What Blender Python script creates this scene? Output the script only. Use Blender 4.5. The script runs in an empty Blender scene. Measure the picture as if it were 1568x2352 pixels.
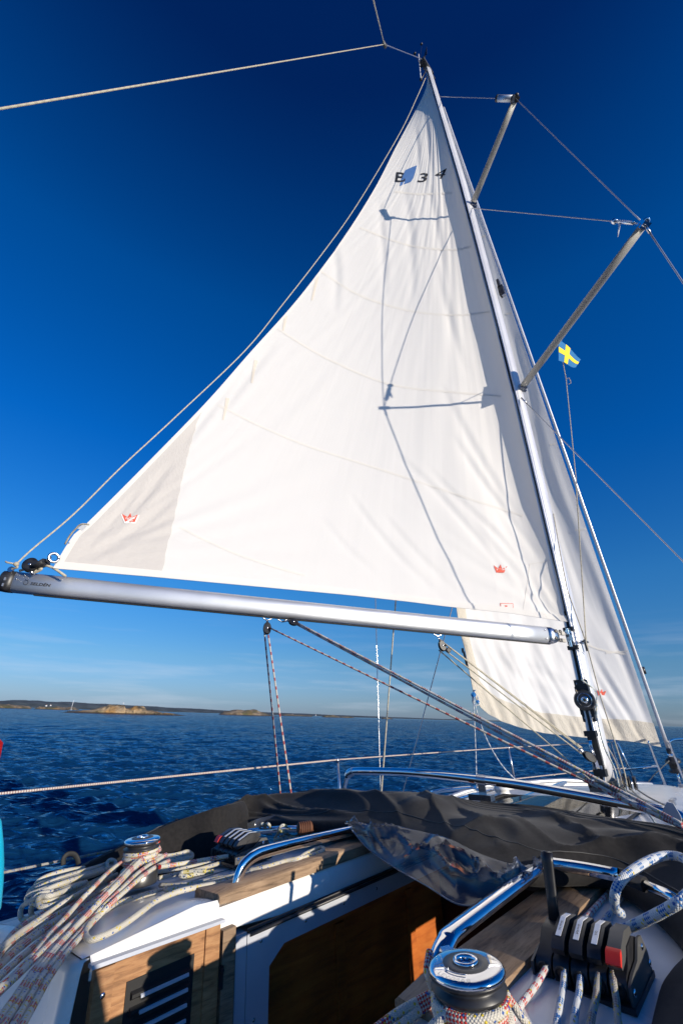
import bpy, bmesh, math, random
import numpy as np
from mathutils import Vector, Matrix, noise
from mathutils.bvhtree import BVHTree
random.seed(7)
rad = math.radians
SC = bpy.context.scene
COL = SC.collection

# ---------------------------------------------------------------- frames
# yacht frame: x starboard, y forward, z up along the mast, origin at the mast step
FOC, CX, CY = 1045.0, 784.0, 1176.0
def nrm(v): return Vector(v).normalized()
_U = nrm((-124, -2326, 1045)); _F = Vector((1071, 402, 1045)).normalized(); _F = (_F - _U*_F.dot(_U)).normalized()
_u = Vector((_U.x, -_U.y, -_U.z)); _f = Vector((_F.x, -_F.y, -_F.z)); _s = _f.cross(_u)
B = Matrix((_s, _f, _u))                       # camera axes -> yacht axes
_w = nrm((0.0296, 1.0, -0.4498))
Zw = (B @ _w).normalized()
Yw = (Vector((0, 1, 0)) - Zw*Zw.y).normalized()
Xw = Yw.cross(Zw)
R = Matrix((Xw, Yw, Zw))                       # yacht axes -> world axes (the yacht is heeled)
DECK_H = 1.75
M = R.to_4x4(); M.translation = Vector((0, 0, DECK_H))
CAM = Vector((1.40, -4.47, 0.636))

def ray(px, py): return B @ Vector((px-CX, -(py-CY), -FOC))
def at(px, py, x=None, y=None, z=None, d=None):
    r = ray(px, py)
    if x is not None: t = (x-CAM.x)/r.x
    elif y is not None: t = (y-CAM.y)/r.y
    elif z is not None: t = (z-CAM.z)/r.z
    else: t = d/FOC
    return CAM + r*t
def proj(p):
    c = B.transposed() @ (Vector(p)-CAM)
    return CX + FOC*c.x/-c.z, CY - FOC*c.y/-c.z

# ---------------------------------------------------------------- camera
cam = bpy.data.cameras.new('camera'); camo = bpy.data.objects.new('camera', cam); COL.objects.link(camo)
cm = (R @ B).to_4x4(); cm.translation = M @ CAM
camo.matrix_world = cm
cam.sensor_fit = 'VERTICAL'; cam.sensor_height = 36; cam.sensor_width = 24; cam.lens = 36*FOC/2352
cam.clip_start = 0.02; cam.clip_end = 60000
cam.dof.use_dof = True; cam.dof.focus_distance = 1.9; cam.dof.aperture_fstop = 5.6
SC.camera = camo

# ---------------------------------------------------------------- world, sun
sun_b = -(ray(-790, 2120).normalized())
sun_w = (R @ sun_b).normalized()
SUN_EL = math.asin(sun_w.z); SUN_AZ = math.atan2(sun_w.x, sun_w.y)
W = bpy.data.worlds.new('World'); SC.world = W; W.use_nodes = True
nt = W.node_tree; nt.nodes.clear()
def N(nt, t, **k):
    n = nt.nodes.new(t)
    for a, b in k.items(): setattr(n, a, b)
    return n
out = N(nt, 'ShaderNodeOutputWorld'); bg = N(nt, 'ShaderNodeBackground'); sky = N(nt, 'ShaderNodeTexSky')
sky.sky_type = 'NISHITA'; sky.sun_disc = False; sky.sun_elevation = SUN_EL + rad(4); sky.sun_rotation = SUN_AZ
sky.altitude = 0; sky.air_density = 1.0; sky.dust_density = 0.25; sky.ozone_density = 4.0
hs = N(nt, 'ShaderNodeHueSaturation'); hs.inputs['Saturation'].default_value = 1.22; hs.inputs['Value'].default_value = 1.0
tc = N(nt, 'ShaderNodeTexCoord'); sp = N(nt, 'ShaderNodeSeparateXYZ')
nt.links.new(tc.outputs['Generated'], sp.inputs[0])
nt.links.new(sky.outputs[0], hs.inputs['Color'])
# thin cirrus streaks low over the horizon
mp = N(nt, 'ShaderNodeMapping'); mp.inputs['Scale'].default_value = (2.2, 2.2, 26.0)
nz = N(nt, 'ShaderNodeTexNoise'); nz.inputs['Scale'].default_value = 1.6; nz.inputs['Detail'].default_value = 7; nz.inputs['Roughness'].default_value = 0.55
rp = N(nt, 'ShaderNodeMapRange'); rp.inputs[1].default_value = 0.50; rp.inputs[2].default_value = 0.80
hm = N(nt, 'ShaderNodeMapRange'); hm.inputs[1].default_value = 0.19; hm.inputs[2].default_value = 0.06
mu = N(nt, 'ShaderNodeMath', operation='MULTIPLY'); mu2 = N(nt, 'ShaderNodeMath', operation='MULTIPLY'); mu2.inputs[1].default_value = 0.38
mx = N(nt, 'ShaderNodeMixRGB'); mx.inputs[2].default_value = (7.5, 8.2, 9.4, 1)
# deep polarised blue overhead, clean pale blue low down
gr = N(nt, 'ShaderNodeValToRGB'); el = gr.color_ramp.elements
SKYTINT = [(0.0, (.49, .68, 1.34)), (.031, (.57, .74, 1.24)), (.10, (.69, .885, 1.15)), (.26, (.55, 1.09, 1.43)), (.494, (.06, 1.0, 1.66)), (.73, (.02, .95, 1.52)), (.84, (.02, .64, 1.14)), (.92, (.04, .34, .76))]
for i, (q, c_) in enumerate(SKYTINT):
    e_ = el[0] if i == 0 else (el[1] if i == 1 else el.new(q)); e_.position = q; e_.color = (c_[0]/2, c_[1]/2, c_[2]/2, 1)
tm = N(nt, 'ShaderNodeMixRGB', blend_type='MULTIPLY'); tm.inputs[0].default_value = 1
tg = N(nt, 'ShaderNodeMixRGB', blend_type='MULTIPLY'); tg.inputs[0].default_value = 1; tg.inputs[2].default_value = (2, 2, 2, 1)
nt.links.new(sp.outputs[2], gr.inputs[0]); nt.links.new(gr.outputs[0], tm.inputs[2]); nt.links.new(hs.outputs[0], tm.inputs[1]); nt.links.new(tm.outputs[0], tg.inputs[1])
nt.links.new(tc.outputs['Generated'], mp.inputs[0]); nt.links.new(mp.outputs[0], nz.inputs[0]); nt.links.new(nz.outputs[0], rp.inputs[0])
nt.links.new(sp.outputs[2], hm.inputs[0]); nt.links.new(rp.outputs[0], mu.inputs[0]); nt.links.new(hm.outputs[0], mu.inputs[1])
nt.links.new(mu.outputs[0], mu2.inputs[0]); nt.links.new(mu2.outputs[0], mx.inputs[0]); nt.links.new(tg.outputs[0], mx.inputs[1])
nt.links.new(mx.outputs[0], bg.inputs[0]); bg.inputs[1].default_value = 0.084
nt.links.new(bg.outputs[0], out.inputs[0])

sl = bpy.data.lights.new('sun', 'SUN'); so = bpy.data.objects.new('sun', sl); COL.objects.link(so)
sl.energy = 5.0; sl.angle = rad(0.5); sl.color = (1.0, 0.90, 0.76)
so.rotation_euler = (-sun_w).to_track_quat('-Z', 'Y').to_euler(); so.location = (30, 0, 20)
SC.view_settings.view_transform = 'Standard'; SC.view_settings.look = 'None'; SC.view_settings.gamma = 1
SC.view_settings.exposure = 0.14; SC.view_settings.use_curve_mapping = False

# ---------------------------------------------------------------- materials
def mat(name, color=(.5, .5, .5), rough=.5, metal=0.0, spec=.5, **k):
    m = bpy.data.materials.new(name); m.use_nodes = True
    p = m.node_tree.nodes['Principled BSDF']
    p.inputs['Base Color'].default_value = (*color, 1); p.inputs['Roughness'].default_value = rough
    p.inputs['Metallic'].default_value = metal; p.inputs['Specular IOR Level'].default_value = spec
    for a, b in k.items(): p.inputs[a.replace('_', ' ')].default_value = b
    return m
def nodes(m): return m.node_tree, m.node_tree.nodes['Principled BSDF']
def vary(m, c1, c2, scale=8, detail=5, stretch=(1, 1, 1), bump=0.0, bscale=None, rough=None, lo=.35, hi=.65, coord='Object', dist=.01):
    t, p = nodes(m)
    tc = N(t, 'ShaderNodeTexCoord'); mp = N(t, 'ShaderNodeMapping'); mp.inputs['Scale'].default_value = stretch
    nz = N(t, 'ShaderNodeTexNoise'); nz.inputs['Scale'].default_value = scale; nz.inputs['Detail'].default_value = detail
    cr = N(t, 'ShaderNodeValToRGB'); cr.color_ramp.elements[0].color = (*c1, 1); cr.color_ramp.elements[1].color = (*c2, 1)
    cr.color_ramp.elements[0].position = lo; cr.color_ramp.elements[1].position = hi
    t.links.new(tc.outputs[coord], mp.inputs[0]); t.links.new(mp.outputs[0], nz.inputs[0]); t.links.new(nz.outputs[0], cr.inputs[0])
    t.links.new(cr.outputs[0], p.inputs['Base Color'])
    if rough:
        mr = N(t, 'ShaderNodeMapRange'); mr.inputs[3].default_value, mr.inputs[4].default_value = rough
        t.links.new(nz.outputs[0], mr.inputs[0]); t.links.new(mr.outputs[0], p.inputs['Roughness'])
    if bump:
        b = N(t, 'ShaderNodeBump'); b.inputs['Strength'].default_value = bump; b.inputs['Distance'].default_value = dist
        n2 = N(t, 'ShaderNodeTexNoise'); n2.inputs['Scale'].default_value = bscale or scale*4; n2.inputs['Detail'].default_value = 6
        t.links.new(mp.outputs[0], n2.inputs[0]); t.links.new(n2.outputs[0], b.inputs['Height']); t.links.new(b.outputs[0], p.inputs['Normal'])
    return m

MT = {}
MT['gelcoat'] = vary(mat('white gelcoat', (.78, .77, .73), .22), (.74, .73, .69), (.80, .79, .76), 3, bump=.03, bscale=30, rough=(.18, .34))
MT['nonskid'] = vary(mat('non slip deck', (.62, .63, .62), .6), (.58, .58, .56), (.68, .68, .66), 5, bump=.5, bscale=420, dist=.002)
MT['alu'] = vary(mat('anodised aluminium', (.62, .63, .66), .46, .80), (.62, .63, .65), (.70, .71, .73), 2.5, rough=(.42, .50))
MT['sprpaint'] = mat('dull grey spreader alloy', (.40, .39, .365), .5, .25)
MT['mastalu'] = vary(mat('mast aluminium', (.72, .72, .74), .38, .35), (.66, .66, .68), (.76, .76, .78), 2, rough=(.28, .4))
MT['chrome'] = mat('polished steel', (.82, .82, .84), .06, 1.0)
MT['steel'] = mat('brushed steel', (.60, .60, .62), .25, 1.0)
MT['wire'] = mat('steel wire', (.42, .42, .44), .4, .8)
MT['black'] = vary(mat('black plastic', (.015, .015, .017), .38), (.010, .010, .012), (.03, .03, .032), 20, rough=(.3, .5))
MT['grey_plastic'] = mat('dark grey composite', (.07, .07, .068), .45)
MT['winch_drum'] = mat('grey winch drum', (.16, .16, .155), .3, .85)
MT['rubber'] = mat('black rubber', (.012, .012, .012), .7)
MT['red'] = mat('red plastic', (.62, .03, .02), .4)
MT['label'] = mat('label paper', (.75, .76, .78), .4)
MT['ink'] = mat('black ink', (.01, .01, .012), .6)
MT['crown'] = mat('red sail print', (.62, .09, .05), .7)
MT['whiteprint'] = mat('white print', (.8, .78, .75), .7)
MT['blueprint'] = mat('blue sail print', (.05, .14, .36), .7)
MT['flagblue'] = mat('blue flag cloth', (.01, .14, .34), .8)
MT['flagyellow'] = mat('yellow flag cloth', (.85, .62, .02), .8)
MT['redcloth'] = mat('red cloth', (.70, .015, .02), .8)
MT['cyan'] = mat('cyan vinyl', (.0, .42, .62), .45)
MT['glass'] = mat('smoked acrylic', (.012, .014, .018), .03, 0, .9)
MT['gray_panel'] = vary(mat('pale grey frame paint', (.42, .45, .50), .4), (.40, .43, .48), (.47, .49, .53), 6, rough=(.35, .5))
MT['leather'] = mat('brown leather', (.12, .045, .02), .7)
MT['skin'] = mat('skin', (.5, .28, .2), .5)
MT['jacket'] = mat('navy jacket cloth', (.02, .04, .09), .8)
MT['velcro'] = vary(mat('webbing', (.03, .03, .032), .8), (.02, .02, .02), (.06, .06, .06), 90, bump=.4)

def wood(name, c1, c2, c3, rough=.6, grain=(1, .12, 1), gs=70, bump=.25):
    m = mat(name, c2, rough); t, p = nodes(m)
    tc = N(t, 'ShaderNodeTexCoord'); mp = N(t, 'ShaderNodeMapping'); mp.inputs['Scale'].default_value = grain
    nz = N(t, 'ShaderNodeTexNoise'); nz.inputs['Scale'].default_value = gs; nz.inputs['Detail'].default_value = 8; nz.inputs['Roughness'].default_value = .65; nz.inputs['Distortion'].default_value = .6
    cr = N(t, 'ShaderNodeValToRGB'); e = cr.color_ramp.elements; e[0].color = (*c1, 1); e[0].position = .3; e[1].color = (*c3, 1); e[1].position = .72
    x = e.new(.5); x.color = (*c2, 1)
    n2 = N(t, 'ShaderNodeTexNoise'); n2.inputs['Scale'].default_value = 5; n2.inputs['Detail'].default_value = 4
    mxx = N(t, 'ShaderNodeMixRGB', blend_type='MULTIPLY'); mxx.inputs[0].default_value = .6
    cr2 = N(t, 'ShaderNodeValToRGB'); cr2.color_ramp.elements[0].color = (.55, .55, .55, 1); cr2.color_ramp.elements[1].color = (1.1, 1.1, 1.1, 1); cr2.color_ramp.elements[0].position = .35; cr2.color_ramp.elements[1].position = .65
    t.links.new(tc.outputs['Object'], mp.inputs[0]); t.links.new(mp.outputs[0], nz.inputs[0]); t.links.new(nz.outputs[0], cr.inputs[0])
    t.links.new(tc.outputs['Object'], n2.inputs[0]); t.links.new(n2.outputs[0], cr2.inputs[0])
    t.links.new(cr.outputs[0], mxx.inputs[1]); t.links.new(cr2.outputs[0], mxx.inputs[2]); t.links.new(mxx.outputs[0], p.inputs['Base Color'])
    b = N(t, 'ShaderNodeBump'); b.inputs['Strength'].default_value = bump; b.inputs['Distance'].default_value = .003
    t.links.new(nz.outputs[0], b.inputs['Height']); t.links.new(b.outputs[0], p.inputs['Normal'])
    return m
MT['teak'] = wood('weathered teak', (.11, .068, .038), (.30, .195, .115), (.42, .29, .18), .65)
MT['doorteak'] = wood('door teak', (.16, .070, .026), (.40, .195, .08), (.52, .29, .13), .5)
MT['mahogany'] = wood('varnished interior veneer', (.26, .060, .010), (.44, .115, .016), (.54, .17, .03), .5, gs=30, bump=.05)
MT['shaded_sole'] = mat('shade darkened cabin sole', (.02, .012, .008), .7, 0, .1)  # near-black colour stands for the shade below deck

def rope_mat(name, base=(.72, .68, .58), fleck=(.55, .04, .03), period=.14, duty=.28, k=150, dots=((.05, .12, .35), (.65, .5, .05)), dens=.06, solid=False):
    # UV: u = metres along the rope, v = 0..1 around it
    m = mat(name, base, .75, 0, .25); t, p = nodes(m)
    uv = N(t, 'ShaderNodeUVMap'); s = N(t, 'ShaderNodeSeparateXYZ'); t.links.new(uv.outputs[0], s.inputs[0])
    def ma(op, a, b=None, c=None):
        n = N(t, 'ShaderNodeMath', operation=op)
        for i, q in enumerate((a, b, c)):
            if q is None: continue
            if isinstance(q, (int, float)): n.inputs[i].default_value = q
            else: t.links.new(q, n.inputs[i])
        return n.outputs[0]
    uk = ma('MULTIPLY', s.outputs[0], k); vk = ma('MULTIPLY', s.outputs[1], 8)
    a = ma('ADD', uk, vk); b = ma('SUBTRACT', uk, vk)
    fa = ma('FLOOR', a); fb = ma('FLOOR', b)
    cx = N(t, 'ShaderNodeCombineXYZ'); t.links.new(fa, cx.inputs[0]); t.links.new(fb, cx.inputs[1])
    wn = N(t, 'ShaderNodeTexWhiteNoise', noise_dimensions='2D'); t.links.new(cx.outputs[0], wn.inputs[0])
    par = ma('MODULO', ma('ABSOLUTE', ma('ADD', fa, fb)), 2)
    band = ma('LESS_THAN', ma('FRACT', ma('MULTIPLY', s.outputs[0], 1/period)), duty)
    mask = band if solid else ma('MULTIPLY', band, ma('LESS_THAN', par, .5))
    bc = N(t, 'ShaderNodeMixRGB'); bc.inputs[1].default_value = (*base, 1); bc.inputs[2].default_value = (*[q*.72 for q in base], 1)
    nz = N(t, 'ShaderNodeTexNoise'); nz.inputs['Scale'].default_value = 12; tcn = N(t, 'ShaderNodeTexCoord'); t.links.new(tcn.outputs['Object'], nz.inputs[0])
    t.links.new(nz.outputs[0], bc.inputs[0])
    m1 = N(t, 'ShaderNodeMixRGB'); t.links.new(mask, m1.inputs[0]); t.links.new(bc.outputs[0], m1.inputs[1]); m1.inputs[2].default_value = (*fleck, 1)
    d1 = N(t, 'ShaderNodeMixRGB'); t.links.new(ma('LESS_THAN', wn.outputs[0], dens), d1.inputs[0]); t.links.new(m1.outputs[0], d1.inputs[1]); d1.inputs[2].default_value = (*dots[0], 1)
    d2 = N(t, 'ShaderNodeMixRGB'); t.links.new(ma('GREATER_THAN', wn.outputs[0], 1-dens), d2.inputs[0]); t.links.new(d1.outputs[0], d2.inputs[1]); d2.inputs[2].default_value = (*dots[1], 1)
    t.links.new(d2.outputs[0], p.inputs['Base Color'])
    h = ma('MULTIPLY', ma('ABSOLUTE', ma('SINE', ma('MULTIPLY', a, math.pi))), ma('ABSOLUTE', ma('SINE', ma('MULTIPLY', b, math.pi))))
    bu = N(t, 'ShaderNodeBump'); bu.inputs['Strength'].default_value = .8; bu.inputs['Distance'].default_value = .002
    t.links.new(h, bu.inputs['Height']); t.links.new(bu.outputs[0], p.inputs['Normal'])
    return m
MT['rope_red'] = rope_mat('white rope with red flecks', period=.11, duty=.34)
MT['rope_redbig'] = rope_mat('white rope with red tick pairs', base=(.75, .74, .70), period=.032, duty=.45, dens=0.01)
MT['rope_cream'] = rope_mat('cream rope', base=(.66, .62, .52), fleck=(.5, .46, .38), duty=0.0, dens=.05)
MT['rope_yellow'] = rope_mat('white rope with yellow flecks', base=(.70, .68, .58), fleck=(.62, .50, .04), period=.09, duty=.3, dots=((.05, .09, .2), (.1, .1, .1)))
MT['rope_blue'] = rope_mat('white rope with blue flecks', base=(.72, .75, .77), fleck=(.01, .14, .42), period=.055, duty=.42, dens=.03)
MT['rope_sheet'] = rope_mat('red ticked sheet rope', base=(.66, .61, .55), fleck=(.42, .10, .09), period=.060, duty=.36, solid=True, dens=0)
MT['rope_main'] = rope_mat('grey and maroon mainsheet rope', base=(.70, .65, .60), fleck=(.36, .08, .09), period=.11, duty=.42, k=90, dens=.04)
MT['rope_grey'] = rope_mat('grey rope', base=(.45, .43, .38), fleck=(.22, .16, .15), period=.07, duty=.4, dens=.04)
MT['rope_green'] = rope_mat('white rope with blue green flecks', base=(.68, .70, .66), fleck=(.03, .2, .28), period=.08, duty=.4)
MT['line'] = rope_mat('thin cream line', base=(.66, .60, .46), fleck=(.4, .36, .28), period=.05, duty=.4, dens=0)
MT['lifeline'] = rope_mat('white lifeline', base=(.80, .72, .64), fleck=(.35, .2, .18), period=.012, duty=.4, dens=0, solid=True)

def cloth_mat(name, color, trans=.35, bump=.15, scale=10, stretch=(6, 1.0, 1), rough=.75, dist=.02):
    m = mat(name, color, rough, 0, .25); t, p = nodes(m)
    o = t.nodes['Material Output']
    tr = N(t, 'ShaderNodeBsdfTranslucent'); tr.inputs[0].default_value = (*[q*.95 for q in color], 1)
    mx = N(t, 'ShaderNodeMixShader'); mx.inputs[0].default_value = trans
    t.links.new(p.outputs[0], mx.inputs[1]); t.links.new(tr.outputs[0], mx.inputs[2]); t.links.new(mx.outputs[0], o.inputs[0])
    uv = N(t, 'ShaderNodeUVMap'); mp = N(t, 'ShaderNodeMapping'); mp.inputs['Scale'].default_value = stretch
    nz = N(t, 'ShaderNodeTexNoise'); nz.inputs['Scale'].default_value = scale; nz.inputs['Detail'].default_value = 5; nz.inputs['Distortion'].default_value = .4
    b = N(t, 'ShaderNodeBump'); b.inputs['Strength'].default_value = bump; b.inputs['Distance'].default_value = dist
    t.links.new(uv.outputs[0], mp.inputs[0]); t.links.new(mp.outputs[0], nz.inputs[0]); t.links.new(nz.outputs[0], b.inputs['Height'])
    t.links.new(b.outputs[0], p.inputs['Normal']); t.links.new(b.outputs[0], tr.inputs['Normal'])
    return m
MT['sail'] = cloth_mat('white sail cloth', (.81, .785, .745), .27, .10, 6, (7, 1.2, 1))
MT['genoa'] = cloth_mat('white headsail cloth', (.81, .795, .775), .30, .12, 6, (7, 1.2, 1))
MT['patch'] = cloth_mat('grey sail patch', (.56, .53, .50), .12, .2, 5, (3, 12, 1))
MT['band'] = cloth_mat('cream sun strip', (.72, .67, .58), .30, .5, 9, (12, .6, 1), dist=.03)
MT['seam'] = cloth_mat('seam tape', (.78, .75, .70), .24, 0)
MT['stain'] = cloth_mat('stained cloth', (.74, .68, .59), .22, .1)
MT['hem'] = cloth_mat('sail hem', (.79, .765, .725), .22, .3, 60, (1, 1, 1), dist=.004)
m = mat('black canvas', (.026, .024, .023), .85, 0, .3); m.node_tree.nodes['Principled BSDF'].inputs['Sheen Weight'].default_value = .06
MT['canvas'] = vary(m, (.008, .0073, .0072), (.015, .0135, .013), 60, bump=.3, bscale=900, dist=.001)
# clear vinyl
m = mat('clear vinyl window', (.8, .85, .9), .08, 0, .8); t, p = nodes(m)
o = t.nodes['Material Output']; tb = N(t, 'ShaderNodeBsdfTransparent'); tb.inputs[0].default_value = (.78, .82, .86, 1)
lw = N(t, 'ShaderNodeFresnel'); lw.inputs[0].default_value = 1.35
ad = N(t, 'ShaderNodeMath', operation='ADD'); ad.inputs[1].default_value = .04
gl = N(t, 'ShaderNodeBsdfGlossy'); gl.inputs['Roughness'].default_value = .16; gl.inputs[0].default_value = (.85, .86, .9, 1)
mx = N(t, 'ShaderNodeMixShader'); t.links.new(lw.outputs[0], ad.inputs[0]); t.links.new(ad.outputs[0], mx.inputs[0]); t.links.new(tb.outputs[0], mx.inputs[1]); t.links.new(gl.outputs[0], mx.inputs[2]); hz = N(t, 'ShaderNodeBsdfDiffuse'); hz.inputs[0].default_value = (.55, .60, .68, 1); mh = N(t, 'ShaderNodeMixShader'); mh.inputs[0].default_value = .06
t.links.new(mx.outputs[0], mh.inputs[1]); t.links.new(hz.outputs[0], mh.inputs[2]); t.links.new(mh.outputs[0], o.inputs[0])
nz = N(t, 'ShaderNodeTexNoise'); nz.inputs['Scale'].default_value = 7; nz.inputs['Detail'].default_value = 2; nz.inputs['Distortion'].default_value = .8
tcc = N(t, 'ShaderNodeTexCoord'); t.links.new(tcc.outputs['Object'], nz.inputs[0]); bu = N(t, 'ShaderNodeBump'); bu.inputs['Strength'].default_value = .3; bu.inputs['Distance'].default_value = .02
t.links.new(nz.outputs[0], bu.inputs['Height']); t.links.new(bu.outputs[0], gl.inputs['Normal'])
MT['vinyl'] = m

# ---------------------------------------------------------------- mesh helpers
class MB:
    def __init__(s): s.bm = bmesh.new(); s.uv = s.bm.loops.layers.uv.new('UVMap'); s.world = False
    def face(s, vs, smooth=False, uvs=None, mi=0):
        try: f = s.bm.faces.new(vs)
        except ValueError: return None
        f.smooth = smooth; f.material_index = mi
        if uvs:
            for l, q in zip(f.loops, uvs): l[s.uv].uv = q
        return f
    def box(s, c, size, ax=None, taper=1.0):
        c = Vector(c); X, Y, Z = ax if ax else (Vector((1, 0, 0)), Vector((0, 1, 0)), Vector((0, 0, 1)))
        v = []
        for k in (-1, 1):
            q = 1 if k < 0 else taper
            for i, j in ((-1, -1), (1, -1), (1, 1), (-1, 1)):
                v.append(s.bm.verts.new(c + X*(i*size[0]/2*q) + Y*(j*size[1]/2*q) + Z*(k*size[2]/2)))
        for f in ((3, 2, 1, 0), (4, 5, 6, 7), (0, 1, 5, 4), (1, 2, 6, 5), (2, 3, 7, 6), (3, 0, 4, 7)): s.face([v[i] for i in f])
        return s
    def hexa(s, p):       # 8 points: bottom 4, top 4
        v = [s.bm.verts.new(q) for q in p]
        for f in ((3, 2, 1, 0), (4, 5, 6, 7), (0, 1, 5, 4), (1, 2, 6, 5), (2, 3, 7, 6), (3, 0, 4, 7)): s.face([v[i] for i in f])
        return s
    def prism(s, poly, ext):      # poly: 3D points, ext: vector
        a = [s.bm.verts.new(Vector(p)) for p in poly]; b = [s.bm.verts.new(Vector(p)+Vector(ext)) for p in poly]
        s.face(a[::-1]); s.face(b)
        n = len(a)
        for i in range(n): s.face([a[i], a[(i+1) % n], b[(i+1) % n], b[i]])
        return s
    def loft(s, secs, closed=True, caps=True, smooth=True, u0=None):
        rows = [[s.bm.verts.new(Vector(p)) for p in sec] for sec in secs]
        n = len(rows[0]); m = n if closed else n-1
        L = 0.0
        for i in range(len(rows)-1):
            d = (sum((Vector(p) for p in secs[i+1]), Vector())/n - sum((Vector(p) for p in secs[i]), Vector())/n).length
            for j in range(m):
                a, b2 = rows[i][j], rows[i][(j+1) % n]; c, d2 = rows[i+1][(j+1) % n], rows[i+1][j]
                s.face([a, b2, c, d2], smooth, [(L, j/m), (L, (j+1)/m), (L+d, (j+1)/m), (L+d, j/m)])
            L += d
        if caps and closed:
            s.face(rows[0][::-1]); s.face(rows[-1])
        return s
    def tube(s, pts, r, n=8, flat=1.0, up=None, caps=True, smooth=True):
        pts = [Vector(p) for p in pts]
        rs = r if isinstance(r, (list, tuple)) else [r]*len(pts)
        T = []
        for i in range(len(pts)):
            a = pts[max(i-1, 0)]; b = pts[min(i+1, len(pts)-1)]; T.append((b-a).normalized() if (b-a).length > 1e-9 else Vector((0, 0, 1)))
        ref = Vector(up) if up else (Vector((0, 0, 1)) if abs(T[0].z) < .9 else Vector((1, 0, 0)))
        nn = (ref - T[0]*ref.dot(T[0])).normalized()
        secs = []
        for i, p in enumerate(pts):
            nn = (nn - T[i]*nn.dot(T[i])).normalized(); bb = T[i].cross(nn)
            secs.append([p + (nn*math.cos(q)*flat + bb*math.sin(q))*rs[i] for q in [2*math.pi*j/n for j in range(n)]])
        return s.loft(secs, True, caps, smooth)
    def lathe(s, o, axis, prof, n=28, smooth=True):
        o = Vector(o); ax = Vector(axis).normalized(); ref = Vector((0, 0, 1)) if abs(ax.z) < .9 else Vector((1, 0, 0))
        X = (ref-ax*ref.dot(ax)).normalized(); Y = ax.cross(X)
        secs = [[o + ax*h + (X*math.cos(q)+Y*math.sin(q))*max(r, 1e-4) for q in [2*math.pi*j/n for j in range(n)]] for r, h in prof]
        return s.loft(secs, True, True, smooth)
    def grid(s, P, uvf=None, smooth=True):        # P[i][j] points
        rows = [[s.bm.verts.new(Vector(p)) for p in r] for r in P]
        a, b = len(P), len(P[0])
        for i in range(a-1):
            for j in range(b-1):
                q = [(i, j), (i, j+1), (i+1, j+1), (i+1, j)]
                s.face([rows[x][y] for x, y in q], smooth, [(uvf(x, y) if uvf else (y/(b-1), x/(a-1))) for x, y in q])
        return s
    def sphere(s, c, r, sub=2, sc=(1, 1, 1), nz=0, f=3):
        g = bmesh.ops.create_icosphere(s.bm, subdivisions=sub, radius=1)
        for v in g['verts']:
            d = 1 + (noise.noise(v.co*f + Vector(c))*nz if nz else 0)
            v.co = Vector((v.co.x*sc[0], v.co.y*sc[1], v.co.z*sc[2]))*r*d + Vector(c)
        for v in g['verts']:
            for fc in v.link_faces: fc.smooth = not nz
        return s

ORIG = {}
def _props(o, label=None, cat=None, group=None, kind=None):
    if label: o['label'] = label
    if cat: o['category'] = cat
    if group: o['group'] = group
    if kind: o['kind'] = kind
def thing(name, label, cat, loc=(0, 0, 0), group=None, world=False):
    o = bpy.data.objects.new(name, None); COL.objects.link(o); o.empty_display_size = .05
    w = Vector(loc) if world else M @ Vector(loc)
    o.location = w; ORIG[o.name] = w.copy(); _props(o, label, cat, group)
    return o
SPLIT = {'hatch_slide', 'slide_track', 'gooseneck_bracket', 'end_cap', 'foot', 'deck_track', 'screw', 'rivet', 'bolt', 'saloon_trim', 'bracket', 'bar_leg', 'halyard_exit', 'slot', 'slot_lip', 'toe_rail', 'eye', 'cheek', 'hinge', 'bow_lamp', 'pulpit', 'root_fitting', 'companionway_coaming', 'saloon_wall', 'base', 'shackle', 'window_edge'}
def obj(name, mb, material, parent=None, **k):
    if parent is None or name not in SPLIT: return _obj(name, mb, material, parent, **k)
    bm = mb.bm; seen = {}; comps = []
    for v in bm.verts:
        if v in seen: continue
        st = [v]; seen[v] = len(comps); cur = []
        while st:
            a = st.pop(); cur.append(a)
            for e in a.link_edges:
                o_ = e.other_vert(a)
                if o_ not in seen: seen[o_] = len(comps); st.append(o_)
        comps.append(cur)
    if len(comps) < 2 or len(comps) > 40: return _obj(name, mb, material, parent, **k)
    bm.faces.ensure_lookup_table(); last = None
    for ci in range(len(comps)):
        m2 = MB(); m2.world = mb.world; mp_ = {}
        for f in bm.faces:
            if seen[f.verts[0]] != ci: continue
            vs = []
            for v in f.verts:
                if v not in mp_: mp_[v] = m2.bm.verts.new(v.co)
                vs.append(mp_[v])
            m2.face(vs, f.smooth, [l[mb.uv].uv.copy() for l in f.loops])
        r_ = _obj(name, m2, material, parent, **k)
        if last is None: last = r_
    return last
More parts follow.
